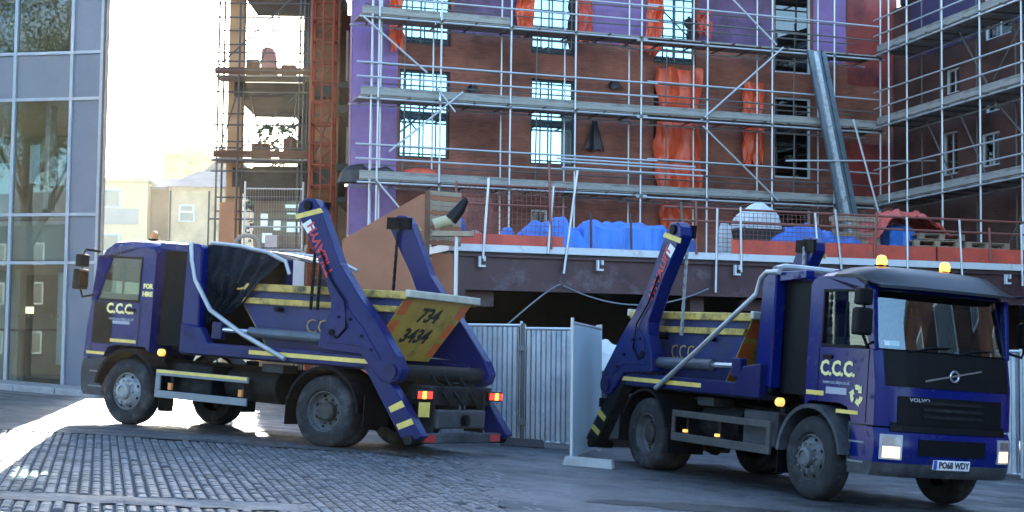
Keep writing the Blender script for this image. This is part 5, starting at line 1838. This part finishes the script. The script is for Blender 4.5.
ML = frame4((-2.04, 24.029, .476), (-.8558, .5142, .0573), (-.5138, -.8576, .0222))
MR = frame4((2.95, 23.927, .184), (.4381, -.8982, -.0360), (.8969, .4394, -.0498))
make_truck('blue skip lorry heading left, tail lamps glowing, pale side guard and net behind cab', ML, 1,
           dict(clean=True, guard=(1.4, 3.18), guard_mat=GUARD_W, tail=True, heads=False, kerb_window=1,
                tube=[(.7, 1.2), (1.5, 1.5), (2.15, 1.82), (2.62, 2.25), (2.72, 2.55), (2.76, 2.82)]))
make_truck('blue skip lorry facing right with lit headlamps and amber beacons on a dark visor', MR, -1,
           dict(clean=False, guard=(.68, 3.02), guard_mat=GUARD_D, tail=False, heads=True, kerb_window=1,
                tube=[(.32, 1.16), (1.4, 1.76), (2.25, 2.26), (2.42, 2.5), (2.5, 2.7), (2.62, 2.78), (2.9, 2.78)]))

# ------------------------------------------------------------------ skips on the lorries
SKIPB = mat('skip_blue', (0.018, 0.03, 0.13), 0.5, 0.1, 0.25, 2, dirt=(0.05, 0.05, 0.06), dscale=1.8, damt=0.45)
SKIPY = mat('skip_yellow', (0.56, 0.38, 0.08), 0.55, 0.05, 0.2, 3, dirt=(0.07, 0.055, 0.035), dscale=4.5, damt=0.6)
SKIPO = mat('skip_end_ochre', (0.5, 0.33, 0.055), 0.5, 0, 0.2, 2, dirt=(0.2, 0.14, 0.04), dscale=2.0, damt=0.35)
RIMLT = mat('skip_rim_worn', (0.55, 0.52, 0.42), 0.5, 0.2, 0.2, 5)


def make_skip(label, M4, xr, xf):
    t = thing('skip', label, 'skip', group='skips carried by the lorries')
    t.matrix_world = M4
    zt, zb = 2.24, 1.3
    yt, yb = .86, .78
    br, bf = xr + .68, xf - .72

    def shell(yt, yb, d, zt, zb):
        return [(br + d, -yb, zb), (bf - d, -yb, zb), (bf - d, yb, zb), (br + d, yb, zb), (xr + d, -yt, zt), (xf - d, -yt, zt), (xf - d, yt, zt), (xr + d, yt, zt)]
    o, i = shell(yt, yb, 0, zt, zb), shell(yt - .02, yb - .02, .03, zt, zb + .03)
    fs = [(0, 3, 2, 1), (0, 1, 5, 4), (1, 2, 6, 5), (2, 3, 7, 6), (3, 0, 4, 7)]
    fi = [tuple(8 + q for q in reversed(f)) for f in fs]
    rim = [(4, 5, 13, 12), (5, 6, 14, 13), (6, 7, 15, 14), (7, 4, 12, 15)]
    body = MB().add(o + i, fs + fi + rim).build('skip_body', SKIPB, t, recalc=False)
    rm = MB()
    for s in (-1, 1):
        rm.box(xr - .02, xf + .02, s * yt, s * (yt + .06), zt - .09, zt + .02)
    rm.build('rim_rail', SKIPY, t, bevel=.012)
    for s in (-1, 1):
        MB().prism([(xr + .2, 1.96), (xr + .14, 2.05), (xf - .14, 2.05), (xf - .2, 1.96)], s * (yt - .03), s * (yt + .03)).build('side_rib', SKIPY, t, bevel=.008)
    bx('end_rim_rail', t, RIMLT, xr - .08, xr + .0, -yt - .07, yt + .07, zt - .06, zt + .045, .012)
    bx('end_rim_rail', t, RIMLT, xf - .0, xf + .08, -yt - .07, yt + .07, zt - .06, zt + .045, .012)
    # end plates
    for e, xt_, xb_, sg in ((-1, xr, br, -1), (1, xf, bf, 1)):
        def pt(u, v, off):
            x = xt_ + (xb_ - xt_) * v
            z = zt + (zb - zt) * v
            hw = yt + (yb - yt) * v
            return Vector((x + sg * off * .81, u * hw, z - off * .58))
        def plate(u0, u1, v0, v1, off, shear=0.0):
            return [pt(u0, v0, off), pt(u1, v0, off), pt(u1 + shear, v1, off), pt(u0 + shear, v1, off)]
        a, c = plate(-1, 1, .06, 1, .012), plate(-1, 1, .06, 1, -.004)
        MB().add(a + c, [(0, 1, 2, 3), (7, 6, 5, 4), (0, 4, 5, 1), (1, 5, 6, 2), (2, 6, 7, 3), (3, 7, 4, 0)]).build('end_plate', SKIPO, t)
        for s in (-1, 1):
            for v0 in (.1, .4, .7):
                b_ = MB()
                b_.add(plate(s * .99, s * .74, v0, v0 + .22, .016), [(0, 1, 2, 3)])
                b_.build('orange_chevron', ORNG, t, recalc=False)
        X = Vector((0, -1 if sg < 0 else 1, 0))
        up = (pt(0, 0, 0) - pt(0, 1, 0))
        lettering('end_lettering', '734', .34, BLKTXT, t, pt(0, .3, .018), X, up, bold=.012)
        lettering('end_lettering', '3434', .34, BLKTXT, t, pt(0, .62, .018), X, up, bold=.012)
    for s in (-1, 1):
        for x in (xr + .95, xf - .95):
            MB().tube([(x, s * (yt - .05), 1.9), (x, s * (yt + .12), 1.9)], .04, 10).build('lifting_lug', BLACKP, t, smooth=True)
        lettering('side_lettering', 'CCC', .3, SKIPY, t, ((xr + xf) / 2 - .15, s * (yt - .01), 1.68), (-s, 0, 0), (0, s * .085, 1), bold=-.004)
    return t


make_skip('blue skip with phone number on its ochre end, carried by the left lorry', ML, -1.06, 2.1)
make_skip('blue skip with yellow bands and ochre front end, on the right lorry', MR, -1.1, 2.05)

# ================================================================== ACROSS THE STREET, behind the camera (seen in reflections only)
TERR = brick_mat('terrace_brick', (0.055, 0.05, 0.046), (0.042, 0.04, 0.036), (0.05, 0.047, 0.044))
for i, (x, w, hh, lab) in enumerate(((-64, 17, 9.0, 'brick terrace at the far left end across the street'), (-46, 15, 9.5, 'brick terrace facing the glass building across the street'),
                                     (-29, 16, 8.5, 'low brick terrace across the street on the left'),
                                     (-10, 18, 9.0, 'brick terrace across the street behind the viewpoint'),
                                     (10, 18, 8.0, 'low brick terrace across the street on the right'))):
    t = thing('terrace_house', lab, 'house', (x, -16, gz(x, -16)), 0, 'terraces across the street')
    bx('wall', t, TERR, 0, w, -8, 0, -1, hh)
    b = MB()
    b.add([(-.2, .3, hh), (w + .2, .3, hh), (w + .2, -8.3, hh), (-.2, -8.3, hh), (-.2, -4, hh + 2.6), (w + .2, -4, hh + 2.6)],
          [(0, 1, 5, 4), (2, 3, 4, 5), (0, 4, 3), (1, 2, 5), (0, 3, 2, 1)])
    b.build('roof', SLATE, t)
    for k in range(int(w / 3)):
        for z in (1.2, 4.2, 6.6):
            if z + 1.3 < hh:
                wd = bx('window', t, FRAME_W, k * 3 + .9, k * 3 + 2.0, .0, .06, z, z + 1.35)
                bx('pane', wd, PANE_F, k * 3 + .98, k * 3 + 1.92, .06, .075, z + .08, z + 1.27)

wh = thing('brick_warehouse', 'dark brick warehouse beyond the right edge, mirrored in the windscreen', 'building', (25, 3, gz(25, 3)))
bx('wall', wh, BRICK_DK, 0, 9, 0, 33, -1, 11.5)
bx('parapet', wh, CONC_DK, -.1, 9.1, -.1, 33.1, 11.5, 11.9)
for k in range(9):
    for z in (1.5, 5.0, 8.2):
        wd = bx('window', wh, FRAME_W, -.06, 0, 1.5 + k * 3.5, 3.0 + k * 3.5, z, z + 1.7)
        bx('pane', wd, PANE_F, -.075, -.06, 1.6 + k * 3.5, 2.9 + k * 3.5, z + .1, z + 1.6)

LEAF = mat('leaf', (0.05, 0.075, 0.03), 0.6, 0, 0.5, 1.5)
BARK = mat('bark', (0.07, 0.055, 0.045), 0.9, 0, 0.3, 4)


def tree(label, x, y, hh, r, seed, leaves=2600, leaf=.28):
    rg = random.Random(seed)
    g = gz(x, y)
    t = thing('street_tree', label, 'tree', (x, y, g))
    tr = MB()
    tr.tube([(0, 0, -.2), (.1, 0, hh * .25), (-.05, .1, hh * .5), (.1, .05, hh * .75)], [hh * .022, hh * .017, hh * .012, hh * .006], 9)
    limbs = []
    for k in range(11):
        a = rg.uniform(0, 6.28)
        z0 = hh * rg.uniform(.3, .65)
        q = Vector((math.cos(a) * r * rg.uniform(.5, .85), math.sin(a) * r * rg.uniform(.5, .85), z0 + hh * rg.uniform(.1, .3)))
        tr.tube([(0, 0, z0), q * .5 + Vector((0, 0, z0 * .5 + .2)), q], [hh * .008, hh * .005, hh * .002], 6)
        limbs.append(q)
    tr.build('trunk', BARK, t, smooth=True)
    cr = MB()
    clumps = limbs + [Vector((rg.gauss(0, r * .45), rg.gauss(0, r * .45), hh * rg.uniform(.5, .98))) for _ in range(26)]
    for k in range(leaves):
        c_ = rg.choice(clumps)
        p_ = c_ + Vector((rg.gauss(0, 1), rg.gauss(0, 1), rg.gauss(0, .8))) * r * .17
        n_ = Vector((rg.gauss(0, 1), rg.gauss(0, 1), rg.gauss(0, 1))).normalized()
        a_ = n_.orthogonal().normalized() * leaf * rg.uniform(.6, 1.2)
        b_ = n_.cross(a_) * .6
        cr.add([p_ - a_, p_ + b_, p_ + a_, p_ - b_], [(0, 1, 2, 3)])
    cr.build('crown', LEAF, t, recalc=False)
    return t


tree('leafy street tree reflected in the upper panes of the glass building', -27.5, 11, 19, 4.5, 5, 16000, .1)
tree('second street tree reflected low in the glass building', -33.5, 8.5, 17, 4.2, 15, 10000, .1)
tree('small leafy tree seen through the open bay of the frame block', -8.85, 60, 9.4, 1.0, 8, 900, .14)

# ================================================================== scattering volume added to imitate the sun's lens glare
hz = MB().box(-150, 70, -40, 165, -6, 27).build('glare_haze', None)
tag(hz, kind='stuff')
hm_ = bpy.data.materials.new('glare_volume')
hm_.use_nodes = True
hm_.node_tree.nodes.clear()
_o = hm_.node_tree.nodes.new('ShaderNodeOutputMaterial')
_v = hm_.node_tree.nodes.new('ShaderNodeVolumePrincipled')
_v.inputs['Color'].default_value = (1.0, 0.87, 0.62, 1)
_v.inputs['Density'].default_value = 0.0001
_v.inputs['Anisotropy'].default_value = 0.75
hm_.node_tree.links.new(_v.outputs[0], _o.inputs['Volume'])
hz.data.materials.append(hm_)
